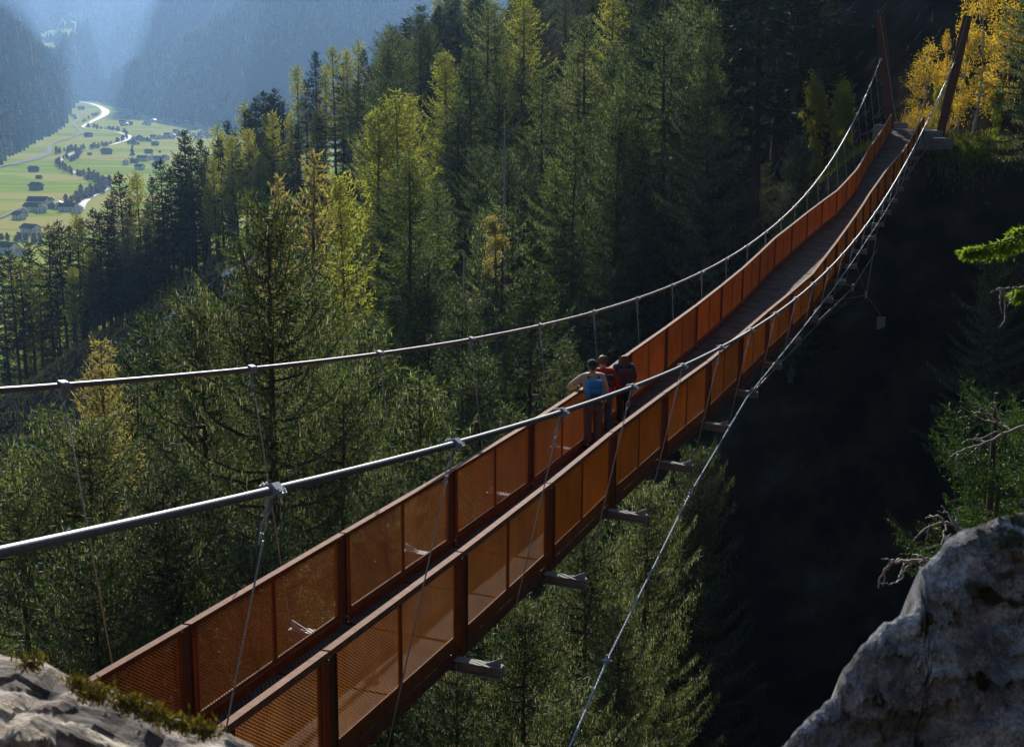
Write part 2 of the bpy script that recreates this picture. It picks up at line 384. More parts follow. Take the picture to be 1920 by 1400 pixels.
# ------------------------------------------------------------------ near terrain (thin-plate surface through control points)
PTS = np.array([
    (-8, -4, -6.8), (-14, -10, -6), (0, -4, -1.9), (9, -8, -1), (0, -25, 12), (-40, -30, 6), (40, -30, 18), (0, -58, 45), (60, -58, 60), (-60, -58, 35), (-5, 3, -12), (3, 3, -8),  # unseen rise behind the camera, added to block sky light from the gorge
    (6, 13, -9.5), (11, 12, -6), (0, 10, -23), (-15, 10, -26), (30, 15, 0), (60, 20, 15), (90, -20, 30),
    (0, 25, -38), (-15, 38, -42), (-10, 55, -42), (5, 50, -44), (15, 55, -50), (28, 50, -40), (42, 60, -20), (-35, 60, -50), (-70, 80, -68),
    (-110, 120, -95), (-30, 100, -56), (-5, 85, -44), (12, 75, -42), (19, 84, -26), (22, 91, -9.5), (24, 96, -5), (27.5, 94, -5), (32, 94, -4.7),
    (25, 108, -4.7), (30, 101, -4.2), (37, 97, -2), (26, 130, 5), (21, 200, 20), (12, 300, 30), (40, 130, 20), (60, 150, 48), (60, 250, 80),
    (120, 300, 160), (150, 150, 110), (47, 98, 8), (62, 80, 6), (85, 40, 15), (-14, 175, -33), (8, 170, -18), (12, 112, -22), (0, 125, -30),
    (-22, 130, -44), (-45, 150, -54), (-56, 290, -36), (-100, 290, -64), (-62, 235, -50), (-98, 235, -74), (-35, 300, -22), (-11, 290, -4),
    (0, 245, -4), (-100, 350, -95), (-56, 350, -75), (-20, 370, -55), (25, 380, 0), (-160, 300, -100), (-210, 250, -135), (-200, 430, -170),
    (0, 460, -110), (110, 460, 150), (-190, 150, -120), (-120, 60, -92), (-60, 25, -55), (-110, -30, -60), (190, 60, 110), (190, 400, 230), (200, -50, 90)], float)
def tps_fit(P, reg=4.0):
    X = P[:, :2] / 100; n = len(P)
    d = np.linalg.norm(X[:, None] - X[None], axis=2)
    K = np.where(d > 0, d * d * np.log(d + 1e-12), 0) + np.eye(n) * reg * 1e-4
    A = np.zeros((n + 3, n + 3)); A[:n, :n] = K; A[:n, n] = 1; A[:n, n + 1:] = X; A[n:, :n] = A[:n, n:].T
    return X, np.linalg.solve(A, np.concatenate([P[:, 2], [0, 0, 0]]))
TX, TW = tps_fit(PTS)
def ground_z(x, y, rough=True):
    x = np.atleast_1d(np.asarray(x, float)); y = np.atleast_1d(np.asarray(y, float))
    q = np.stack([x, y], 1) / 100
    d = np.linalg.norm(q[:, None] - TX[None], axis=2)
    z = np.where(d > 0, d * d * np.log(d + 1e-12), 0) @ TW[:-3] + TW[-3] + q @ TW[-2:]
    if rough:
        far = np.clip((np.hypot(x - 26, y - 97) - 5) / 10, 0.08, 1) * np.clip((np.hypot(x, y) - 6) / 14, 0, 1)
        z = z + far * (smooth_noise(x, y, 3, 4, 0.06) * 1.8 + smooth_noise(x, y, 5, 3, 0.35) * 0.5)
    return z

def build_gorge():
    xs = np.concatenate([np.arange(-230, -60, 5), np.arange(-60, 60, 1.6), np.arange(60, 215, 5)])
    ys = np.concatenate([np.arange(-60, 330, 1.9), np.arange(330, 480, 5)])
    gx, gy = np.meshgrid(xs, ys)
    gz = ground_z(gx.ravel(), gy.ravel())
    # keep the ground clear of the camera ledge
    V = np.stack([gx.ravel(), gy.ravel(), gz], 1)
    nx, ny = len(xs), len(ys)
    i = (np.arange(ny - 1)[:, None] * nx + np.arange(nx - 1)).ravel()
    Q = np.stack([i, i + 1, i + nx + 1, i + nx], 1)
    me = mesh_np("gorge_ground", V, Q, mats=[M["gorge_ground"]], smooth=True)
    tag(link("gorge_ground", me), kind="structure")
build_gorge()


# ------------------------------------------------------------------ far valley: floor and mountains
FLOOR = -150.0
def v_of(z, Y): return 123 - z / Y * F_PX
def z_of(v, Y): return -(v - 123) / F_PX * Y
def y_floor(v): return -FLOOR * F_PX / (v - 123)
# for each direction (pixel column): list of (distance, height)
def column(base_v, segs):
    pts = [(500, FLOOR - 0.0), (y_floor(base_v), FLOOR)]
    for s in segs:
        Y0, z0 = pts[-1]
        if s[0] == 's':          # rise at slope s[1] until level with image height s[2]
            m, v = s[1], s[2]; t = (123 - v) / F_PX
            Y = (z0 - m * Y0) / (t - m); pts.append((Y, t * Y))
        elif s[0] == 'p':        # absolute distance, image height
            pts.append((s[1], z_of(s[2], s[1])))
        elif s[0] == 'z':
            pts.append((s[1], s[2]))
    return pts
COLS = {
    -200: column(335, [('s', .5, 60), ('z', 5200, 1500), ('z', 14000, 1900)]),
    -60: column(322, [('s', .5, 90), ('s', .45, -60), ('z', 7000, 1500), ('z', 14000, 1900)]),
    0: column(312, [('s', .45, 200), ('s', .42, 60), ('p', 5000, 35), ('z', 7500, 420), ('z', 9500, 1200), ('z', 14000, 1900)]),
    60: column(275, [('s', .45, 190), ('s', .4, 95), ('p', 5200, 62), ('p', 6500, 35), ('z', 9000, 560), ('z', 11000, 1400), ('z', 14000, 1900)]),
    100: column(255, [('s', .42, 190), ('s', .42, 128), ('p', 5600, 112), ('p', 6800, 88), ('p', 7600, 66), ('z', 8600, 400), ('z', 11000, 1400), ('z', 14000, 2000)]),
    128: column(240, [('s', .4, 185), ('s', .42, 140), ('p', 5700, 116), ('p', 6600, 92), ('p', 7400, 72), ('p', 8100, 50), ('z', 9200, 560), ('z', 11500, 1500), ('z', 14000, 2000)]),
    155: column(192, [('s', .45, 120), ('s', .35, 90), ('p', 7000, 80), ('p', 7500, 68), ('p', 8200, 45), ('z', 9200, 540), ('z', 11500, 1500), ('z', 14000, 2000)]),
    185: column(190, [('s', .5, 95), ('s', .4, 75), ('p', 7500, 70), ('p', 8100, 50), ('z', 9000, 520), ('z', 11500, 1500), ('z', 14000, 2000)]),
    210: column(193, [('s', .5, 170), ('p', 7200, 176), ('s', .5, 70), ('p', 8400, 80), ('z', 9400, 500), ('z', 11500, 1600), ('z', 14000, 2000)]),
    250: column(205, [('s', .5, 150), ('p', 6900, 158), ('s', .5, 52), ('p', 8200, 60), ('z', 9400, 560), ('z', 11500, 1700), ('z', 14000, 2000)]),
    300: column(216, [('s', .5, 128), ('p', 6600, 140), ('s', .5, 28), ('p', 8000, 40), ('z', 9400, 800), ('z', 12000, 1900), ('z', 14000, 2100)]),
    370: column(232, [('s', .52, 92), ('p', 6300, 106), ('s', .52, -4), ('z', 7500, 560), ('z', 9500, 900), ('z', 12000, 1900), ('z', 14000, 2100)]),
    450: column(241, [('s', .54, 60), ('p', 5500, 64), ('s', .56, -60), ('z', 7000, 1300), ('z', 9500, 1500), ('z', 14000, 2100)]),
    620: column(246, [('s', .60, -60), ('z', 5700, 1250), ('z', 14000, 2100)]),
    900: column(248, [('s', .62, -60), ('z', 5700, 1300), ('z', 14000, 2100)]),
    1300: column(245, [('s', .6, -60), ('z', 6300, 1100), ('z', 14000, 2100)]),
    2100: column(240, [('s', .6, -60), ('z', 6300, 1100), ('z', 14000, 2100)]),
}
DIST = np.concatenate([np.arange(900, 2000, 60), np.arange(2000, 8200, 45), np.arange(8200, 14001, 250)])
CK = sorted(COLS)
PROF = np.stack([np.interp(DIST, [p[0] for p in COLS[k]], [p[1] for p in COLS[k]]) for k in CK])
BASEY = np.array([COLS[k][1][0] for k in CK])
def valley_z(u, Y):
    """height of the far country in direction u (pixel column) at distance Y"""
    u = np.asarray(u, float); Y = np.asarray(Y, float)
    j = np.clip(np.searchsorted(CK, u) - 1, 0, len(CK) - 2)
    ck = np.array(CK, float)
    t = np.clip((u - ck[j]) / (ck[j + 1] - ck[j]), 0, 1)
    yb = np.interp(u, CK, BASEY)
    def prof(jj, YY):
        fi = np.interp(YY, DIST, np.arange(len(DIST)))
        i0 = np.clip(fi.astype(int), 0, len(DIST) - 2); ft = fi - i0
        return PROF[jj, i0] * (1 - ft) + PROF[jj, i0 + 1] * ft
    wob = smooth_noise(u * .05, u * 0, 71, 3, 1.0) * 60
    a = prof(j, Y - (yb - BASEY[j]) + wob); b = prof(j + 1, Y - (yb - BASEY[j + 1]) + wob)
    z = a * (1 - t) + b * t
    x = (u - 960) / F_PX * Y
    rise = np.clip((z - FLOOR) / 60, 0, 1)
    gul = 1 - 2 * np.abs(smooth_noise(x * 1.6, Y * .5, 23, 4, 1 / 330))
    z = z + rise * (smooth_noise(x, Y, 21, 4, 1 / 420) * 44 + gul * 30 + smooth_noise(x, Y, 22, 3, 1 / 90) * 8)
    return np.maximum(z, FLOOR)
def build_valley():
    us = np.concatenate([np.arange(-240, 460, 7), np.arange(460, 2101, 40)]).astype(float)
    g, d = np.meshgrid(us, DIST)
    z = valley_z(g.ravel(), d.ravel())
    V = np.stack([(g.ravel() - 960) / F_PX * d.ravel(), d.ravel(), z], 1)
    nx, ny = len(us), len(DIST)
    i = (np.arange(ny - 1)[:, None] * nx + np.arange(nx - 1)).ravel()
    Q = np.stack([i, i + 1, i + nx + 1, i + nx], 1)
    zq = V[Q][:, :, 2]
    Yq = V[Q][:, 0, 1]; uq = g.ravel()[Q[:, 0]]
    flat = zq.max(1) < FLOOR + 7
    # meadows on the floor of the far side valley
    vq = 123 - zq.mean(1) / Yq * F_PX
    def el_(cu, cv, ru, rv): return ((uq - cu) / ru) ** 2 + ((vq - cv) / rv) ** 2 < 1
    mead2 = (Yq > 4800) & (el_(152, 48, 26, 8) | el_(130, 72, 32, 7) | el_(102, 98, 20, 11)) & (np.ptp(zq, axis=1) < 22)
    mead = (Yq > 5600) & (uq > 75) & (uq < 190) & (np.ptp(zq, axis=1) / 45 < 2.0) & (smooth_noise(V[Q[:, 0], 0], Yq, 31, 2, 1 / 260) > 0.02) & (vq < 115) & (vq > 36)
    me = mesh_np("mountains", V, Q[~flat & ~mead & ~mead2], mats=[M["hill_ground"]], smooth=True)
    tag(link("mountains", me), kind="structure")
    me = mesh_np("valley_floor", V, Q[flat | mead | mead2], mats=[M["fields"]], smooth=True)
    tag(link("valley_floor", me), kind="structure")
    # the floor goes on towards the gorge, outside the mountains' mesh
    mb = MB(); mb.add([(-900, 300, FLOOR - 25), (2200, 300, FLOOR - 25), (2200, 905, FLOOR - .3), (-900, 905, FLOOR - .3)], [(0, 1, 2, 3)])
    tag(mb.build("lower_valley_ground", M["fields"]), kind="structure")
build_valley()

def ribbon(name, pts, widths, mat, z, kind=None):
    P = np.array([atz(u, v, z) for u, v in pts]); 
    # resample smoothly
    t = np.arange(len(P)); tt = np.linspace(0, len(P) - 1, len(P) * 5)
    sm = np.stack([np.interp(tt, t, P[:, i]) for i in range(3)], 1)
    for _ in range(4): sm[1:-1] = (sm[:-2] + 2 * sm[1:-1] + sm[2:]) / 4
    w = np.interp(tt, t, widths) * (1 + 0.25 * smooth_noise(tt * 1.3, tt * 0, 9, 2, 1.0))
    tan = np.gradient(sm, axis=0); nrm = np.stack([-tan[:, 1], tan[:, 0]], 1); nrm /= np.linalg.norm(nrm, axis=1)[:, None]
    L = sm.copy(); R = sm.copy(); L[:, :2] += nrm * w[:, None] / 2; R[:, :2] -= nrm * w[:, None] / 2
    V = np.concatenate([L, R]); n = len(sm)
    Q = [(i, i + 1, n + i + 1, n + i) for i in range(n - 1)]
    o = link(name, mesh_np(name, V, Q, mats=[mat])); return tag(o, kind=kind or "structure")

RIVER = [(148, 190), (165, 193), (183, 198), (198, 206), (198, 214), (186, 221), (172, 228), (158, 235), (154, 239), (172, 241), (195, 244), (218, 247), (236, 252), (243, 256), (234, 263), (216, 270), (196, 274), (172, 277), (150, 281), (136, 287), (120, 295), (112, 303), (118, 312), (134, 321), (152, 328), (172, 334), (198, 342), (210, 348), (202, 354), (186, 362), (170, 370), (156, 380), (148, 392)]
ROAD = [(-60, 330), (0, 312), (30, 305), (60, 297), (84, 290), (93, 284), (91, 275), (104, 266), (128, 260), (148, 252), (152, 246), (143, 238), (139, 232), (148, 224), (146, 216), (133, 212), (126, 207), (132, 201), (150, 196), (168, 193), (190, 187), (207, 181)]
ribbon("river", RIVER, [9, 12, 18, 24, 22, 15, 13, 11, 7, 4, 4, 5, 10, 13, 11, 6, 4, 4, 4, 4, 6, 8, 6, 5, 5, 4, 4, 4, 5, 6, 5, 8, 10], M["river"], FLOOR + 0.8)
ribbon("road", ROAD, [6.5] * len(ROAD), M["road"], FLOOR + 1.4)
ribbon("side_road", [(93, 286), (80, 292), (58, 300), (40, 303), (22, 309)], [14] * 5, M["road"], FLOOR + 1.1)
ribbon("farm_track", [(-20, 414), (6, 406), (22, 396), (50, 386), (90, 380)], [4] * 5, M["road"], FLOOR + 1.1)
for i, pl in enumerate([[(0, 373), (60, 373.5), (130, 372)], [(142, 307), (175, 308), (214, 306)], [(158, 292), (190, 290), (240, 291), (290, 289)], [(170, 221), (240, 221)], [(0, 430), (60, 430)], [(226, 239), (300, 241), (330, 243)], [(150, 299), (230, 297)], [(0, 344), (60, 345), (110, 341)]]):
    ribbon("field_ditch", pl, [2.6] * len(pl), M["ditch"], FLOOR + 0.5)

# ------------------------------------------------------------------ far woods, as instanced low trees
def far_tree_mesh(name, mat, h, r, seed, bulb=False):
    rg = np.random.default_rng(seed); V = []; T = []
    tiers = 4
    for t in range(tiers):
        z0 = h * (0.12 + 0.2 * t); z1 = h * (0.42 + 0.2 * t) if t < tiers - 1 else h
        rr = r * (1 - 0.23 * t) if not bulb else r * (0.75, 1.0, .9, .55)[t]
        b = len(V); n = 6
        for k in range(n):
            a = 2 * math.pi * k / n + t * .5; q = rr * rg.uniform(.6, 1.2)
            V.append((q * math.cos(a), q * math.sin(a), z0 + rg.uniform(-.05, .05) * h))
        V.append((rg.uniform(-.1, .1) * r, rg.uniform(-.1, .1) * r, z1))
        for k in range(n): T.append((b + k, b + (k + 1) % n, b + n))
    return mesh_np(name, V, None, T, [mat])

def scatter(name, pts, scales, meshobj, label=None):
    me = bpy.data.meshes.new(name); me.vertices.add(len(pts)); me.vertices.foreach_set("co", np.asarray(pts, np.float32).ravel())
    at_ = me.attributes.new("tree_scale", 'FLOAT', 'POINT'); at_.data.foreach_set("value", np.asarray(scales, np.float32))
    me.update()
    o = link(name, me)
    ng = bpy.data.node_groups.new(name + "_nodes", 'GeometryNodeTree')
    ng.interface.new_socket("Geometry", in_out='INPUT', socket_type='NodeSocketGeometry')
    ng.interface.new_socket("Geometry", in_out='OUTPUT', socket_type='NodeSocketGeometry')
    gi = ng.nodes.new("NodeGroupInput"); go = ng.nodes.new("NodeGroupOutput")
    iop = ng.nodes.new("GeometryNodeInstanceOnPoints")
    oi = ng.nodes.new("GeometryNodeObjectInfo"); oi.inputs["Object"].default_value = meshobj; oi.inputs["As Instance"].default_value = True
    rv = ng.nodes.new("FunctionNodeRandomValue"); rv.data_type = 'FLOAT_VECTOR'
    rv.inputs[0].default_value = (0, 0, 0); rv.inputs[1].default_value = (0, 0, 6.28)
    na = ng.nodes.new("GeometryNodeInputNamedAttribute"); na.data_type = 'FLOAT'; na.inputs["Name"].default_value = "tree_scale"
    L = ng.links
    L.new(gi.outputs[0], iop.inputs["Points"]); L.new(oi.outputs["Geometry"], iop.inputs["Instance"])
    L.new(rv.outputs[0], iop.inputs["Rotation"]); L.new(na.outputs[0], iop.inputs["Scale"]); L.new(iop.outputs[0], go.inputs[0])
    md = o.modifiers.new("scatter", 'NODES'); md.node_group = ng
    tag(o, label, None, None, "stuff")
    return o

# sources of the instances stand among the trees they are copied to
def source(name, me, loc, label):
    o = link(name, me, None, loc)
    return tag(o, label, "tree", "far trees on the mountain slopes")

def hill_points(n, umin, umax, ymin, ymax, seed):
    rg = np.random.default_rng(seed)
    u = rg.uniform(umin, umax, n); Y = np.sqrt(rg.uniform(ymin ** 2, ymax ** 2, n))
    z = valley_z(u, Y)
    zz = valley_z(u, Y + 40)
    ok = (z > FLOOR + .5) & ((zz - z) / 40 > 0.10)
    x = (u - 960) / F_PX * Y
    ok &= smooth_noise(x, Y, 41, 3, 1 / 300) < 0.36
    vv = v_of(z, Y)
    for cu, cv, ru, rv in ((152, 48, 26, 8), (130, 72, 32, 7), (102, 98, 20, 11)): ok &= ~((Y > 4800) & (((u - cu) / (ru * 1.1)) ** 2 + ((vv - cv - 2) / (rv * 1.4)) ** 2 < 1))
    return np.stack([x, Y, z], 1)[ok], u[ok]
src_a = source("far_spruce", far_tree_mesh("far_spruce", M["far_tree"], 26, 5.2, 1), ((-10 - 960) / F_PX * 2400, 2400, float(valley_z(-10, 2400))), "tiny dark spruce at the foot of the left valley slope")
src_b = source("far_larch", far_tree_mesh("far_larch", M["far_larch"], 25, 5.4, 2), ((30 - 960) / F_PX * 2750, 2750, float(valley_z(30, 2750))), "tiny golden larch among dark spruces on the left valley slope")
P1, U1 = hill_points(60000, -60, 470, 2000, 6800, 1)
s1 = RNG.uniform(0.75, 1.35, len(P1)) * (1 + 0.25 * (P1[:, 1] > 5000))
crest = smooth_noise(P1[:, 0], P1[:, 1], 51, 3, 1 / 200)
gold = RNG.random(len(P1)) < np.clip(crest * 1.1 - 0.12, 0.02, 0.6)
scatter("far_spruce_forest", P1[~gold], s1[~gold], src_a)
scatter("far_larch_wood", P1[gold], s1[gold], src_b)
cr_u = RNG.uniform(212, 450, 170); cr_Y = []
for cu in cr_u:
    Ys = np.arange(4300, 6000, 20.); zv = valley_z(np.full(len(Ys), cu), Ys); vv = v_of(zv, Ys); cr_Y.append(Ys[int(np.argmin(vv))])
cr_Y = np.array(cr_Y) + RNG.uniform(-60, 10, 170); scatter("crest_larch_row", np.stack([(cr_u - 960) / F_PX * cr_Y, cr_Y, valley_z(cr_u, cr_Y)], 1), RNG.uniform(1.0, 1.7, 170), src_b)
P2, U2_ = hill_points(14000, 470, 1000, 3600, 6300, 2)
scatter("mountain_forest", P2, RNG.uniform(0.9, 1.5, len(P2)), src_a)
P3, U3_ = hill_points(9000, -60, 470, 6800, 9800, 3)
scatter("upper_valley_forest", P3, RNG.uniform(1.2, 2.0, len(P3)), src_a)

# ------------------------------------------------------------------ valley village, barns, riverside trees
def house_parts(w, l, h, rh, wall, roof, nwin):
    b = MB(); b.box(-w / 2, w / 2, -l / 2, l / 2, 0, h)
    b.add([(-w / 2, -l / 2, h), (w / 2, -l / 2, h), (0, -l / 2, h + rh), (-w / 2, l / 2, h), (w / 2, l / 2, h), (0, l / 2, h + rh)], [], [(0, 1, 2), (4, 3, 5)])
    wall_me = b.mesh("wall", wall)
    r = MB(); e = 1.3; t = .35; k = rh / (w / 2)
    for s in (-1, 1):
        x0, z0 = s * (w / 2 + e), h - e * k + .05
        r.box8([(x0, -l / 2 - e, z0), (0, -l / 2 - e, h + rh + .05), (0, l / 2 + e, h + rh + .05), (x0, l / 2 + e, z0), (x0, -l / 2 - e, z0 + t), (0, -l / 2 - e, h + rh + .05 + t), (0, l / 2 + e, h + rh + .05 + t), (x0, l / 2 + e, z0 + t)])
    roof_me = r.mesh("roof", roof)
    wn_ = MB(); wn_.box(-.6, .6, -.05, .05, -.6, .6)
    return wall_me, roof_me, (wn_.mesh("window", M["glass_dark"]) if nwin else None)
HOUSE_KINDS = [house_parts(11, 14, 6.2, 3.4, M["wall_white"], M["roof_dark"], 1), house_parts(13, 20, 7.0, 3.8, M["wall_white"], M["roof_dark"], 1),
               house_parts(10, 12, 5.2, 3.0, M["wall_wood"], M["roof_dark"], 1), house_parts(12, 13, 6.5, 3.0, M["wall_white"], M["roof_metal"], 1)]
DIMS = [(11, 14, 6.2), (13, 20, 7.0), (10, 12, 5.2), (12, 13, 6.5)]
def house(u, v, kind, rot, label, group, s=1.0, windows=True):
    P = atz(u, v, FLOOR)
    P[2] = max(FLOOR, float(valley_z(u, P[1])))
    o = empty("farmhouse", P, label, "house", group); o.rotation_euler = (0, 0, rot); s *= .8; o.scale = (s, s, s)
    w_, r_, g_ = HOUSE_KINDS[kind]; link("wall", w_, o); link("roof", r_, o)
    if windows:
        W, L, H = DIMS[kind]
        for zz in (1.6, 4.3):
            for xx in (-W / 4, W / 4): link("window", g_, o, (xx, -L / 2 - .03, zz))
            for yy in (-L / 4, L / 4): link("window", g_, o, (-W / 2 - .03, yy, zz), (0, 0, math.pi / 2))
    return o
def near_far(lst, group, base, s=1.0, windows=True):
    od = ["leftmost", "second", "third", "fourth", "fifth", "sixth", "seventh", "eighth", "ninth", "tenth", "eleventh", "twelfth", "thirteenth", "fourteenth", "fifteenth", "sixteenth"]
    for i, (u, v, kd, rot) in enumerate(sorted(lst)): house(u, v, kd, rot, (base if len(lst) > 16 else (od[i] + (" house" if i == 0 else " house from the left") + ", " + base)), group, s, windows)
near_far([(45, 404, 0, .3), (62, 396, 1, 1.3), (80, 398, 0, .2), (97, 390, 2, .4), (88, 384, 0, 1.4), (128, 396, 1, 1.45), (146, 399, 0, .1), (36, 411, 0, .9)], "houses of the nearest hamlet in the valley", "in the nearest hamlet at the lower left of the valley")
house(112, 391, 3, .25, "house with bright pale roof beside the long row building in the hamlet", None)
house(72, 387, 1, 1.5, "long house with dark roof at the back edge of the hamlet", None, 1.2)
house(58, 438, 1, 1.0, "large dark roofed barn standing alone on the meadow below the hamlet", None, 1.0)
house(12, 474, 1, 1.2, "wide roofed farmhouse at the left edge behind the dark spruce tops", None, 1.0)
house(40, 479, 0, .5, "small farmhouse half hidden behind the dark spruce tops at left", None, .85)
near_far([(236, 309, 0, .3), (252, 306, 2, 1.2), (268, 302, 1, 1.3), (285, 300, 0, .2), (300, 303, 1, 1.4), (262, 318, 0, 1.2), (290, 312, 2, .3), (310, 300, 0, .7)], "houses of the hamlet behind the ridge trees", "in the dark roofed hamlet right of the river meadows")
near_far([(250, 265, 2, .2), (262, 263, 0, 1.2), (276, 264, 2, .4), (288, 260, 0, 1.3), (300, 261, 1, .3), (314, 256, 0, 1.4), (325, 258, 3, .2), (338, 253, 0, .5), (352, 251, 3, 1.3), (364, 255, 0, .2), (376, 250, 3, .6), (330, 249, 0, 1.2), (390, 253, 0, .2), (402, 248, 1, 1.3)], "houses of the village strip across the valley", "in the long village strip below the shaded mountain")
sh = []
for i in range(70):
    sh.append((float(RNG.uniform(225, 400)), float(RNG.uniform(212, 236)), int(RNG.integers(0, 4)), float(RNG.uniform(0, 3))))
near_far([q for q in sh if q[1] > 207 + (q[0] - 225) * .14], "houses of the shaded village", "small house in the village lying in the mountain shadow", 1.0, False)
vs = [(float(RNG.uniform(240, 400)), 0, int(RNG.integers(0, 3)), float(RNG.uniform(0, 3))) for _ in range(30)]
near_far([(a, 268 - (a - 240) * .1 + float(RNG.normal(0, 3)), c, d) for a, b, c, d in vs], "small houses of the village strip", "small house in the crowded village strip across the valley", .75, False)
near_far([(131, 222, 0, .3), (137, 219, 3, 1.2), (127, 226, 2, .4), (141, 223, 0, .2)], "houses at the foot of the left slope", "beside the valley road under the left slope", 1.0, False)
def barn(u, v, s, label, rot=.4):
    P = atz(u, v, FLOOR); o = empty("hay_barn", P, label, "barn", "hay barns on the valley meadows"); o.rotation_euler = (0, 0, rot); o.scale = (s, s, s)
    link("wall", HOUSE_KINDS[2][0], o); link("roof", HOUSE_KINDS[2][1], o)
barn(63, 322, .95, "dark hay barn, farthest of three in line on the lower left meadow", 1.1)
barn(73, 335, .55, "small dark hay barn between two larger ones on the lower left meadow", 1.2)
barn(68, 356, 1.1, "largest dark hay barn, nearest of three on the lower left meadow", 1.0)
barn(166, 257, 1.1, "hay barn on the meadow inside the river bend", 1.2)
barn(200, 289, 1.2, "hay barn alone on the green meadow right of the tree belt", 1.0)
barn(279, 288, .9, "hay barn on the meadow in front of the village strip", 1.2)
barn(291, 273, .9, "small hay barn close below the village strip", 1.3)
barn(300, 286, .5, "tiny hay barn at the right end of the meadow", .2)
barn(152, 206, 1.4, "dark barn group between road and river at the valley head", 1.3)
barn(168, 291, .5, "tiny hay hut beside the riverside wood", 1.3)

SHR = [far_tree_mesh("crown", M["far_shrub"], 11, 4.8, 60 + i, True) for i in range(3)]
trm = MB(); trm.tube([(0, 0, 0), (0, 0, 4)], [.3, .15], 5); TRUNK_S = trm.mesh("trunk", M["bark"])
def shrub_tree(u, v, s, label, group, mesh=None):
    P = atz(u, v, FLOOR); o = empty("riverside_tree", P, label, "tree", group); s *= .8; o.scale = (s, s, s * RNG.uniform(.8, 1.3)); o.rotation_euler = (0, 0, RNG.uniform(0, 6))
    link("trunk", TRUNK_S, o); link("crown", mesh or SHR[int(RNG.integers(0, 3))], o)
def along(pl, n, jit, s, label, group):
    P = np.array(pl, float); t = RNG.uniform(0, len(P) - 1, n)
    for q in t:
        i = min(int(q), len(P) - 2); p = P[i] + (P[i + 1] - P[i]) * (q - i)
        shrub_tree(p[0] + RNG.normal(0, jit), p[1] + RNG.normal(0, jit * .45), s * RNG.uniform(.7, 1.3), label, group)
along([(108, 303), (115, 315), (132, 324), (152, 331), (172, 338), (200, 345)], 46, 3, 1.0, "leafless bank tree in the belt curving along the river", "trees along the lower river bank")
along([(205, 346), (190, 358), (168, 366), (140, 378), (128, 386)], 38, 6, 1.15, "bushy tree in the dark clump by the river near the ridge", "clump of trees at the river near the hamlet")
along([(104, 290), (122, 286), (140, 284), (150, 296), (130, 302), (112, 298)], 34, 4, 1.1, "bare tree of the small wood by the road bend", "small wood beside the road bend")
along([(158, 238), (180, 241), (205, 244), (228, 248), (240, 256), (226, 266), (200, 274), (170, 279), (145, 283)], 60, 1.6, 1.0, "bank tree in the row around the river bend", "trees lining the river bend")
along([(155, 230), (168, 223), (182, 216)], 10, 2, 1.0, "tree between road and river higher up the valley", "trees at the upper river")
along([(0, 455), (50, 452), (75, 458)], 16, 4, .8, "bare fruit tree on the meadow by the lowest farm", "orchard trees by the lowest farm")
shrub_tree(249, 296, 1.4, "single dark conifer beside the hamlet right of the river meadows", None, src_a.data)


# ------------------------------------------------------------------ trees
def kites(P, D, L, W, up_bias=0.0, rg=RNG):
    """leaf sprigs: kite shaped quads from P along D"""
    n = len(P)
    r = rg.normal(size=(n, 3)); S = np.cross(D, r); S /= np.linalg.norm(S, axis=1)[:, None] + 1e-9
    L = np.broadcast_to(L, (n,))[:, None]; W = np.broadcast_to(W, (n,))[:, None]
    mid = P + D * L * 0.45
    V = np.stack([P, mid + S * W / 2, P + D * L, mid - S * W / 2], 1).reshape(-1, 3)
    Q = np.arange(n * 4).reshape(n, 4)
    return V, Q

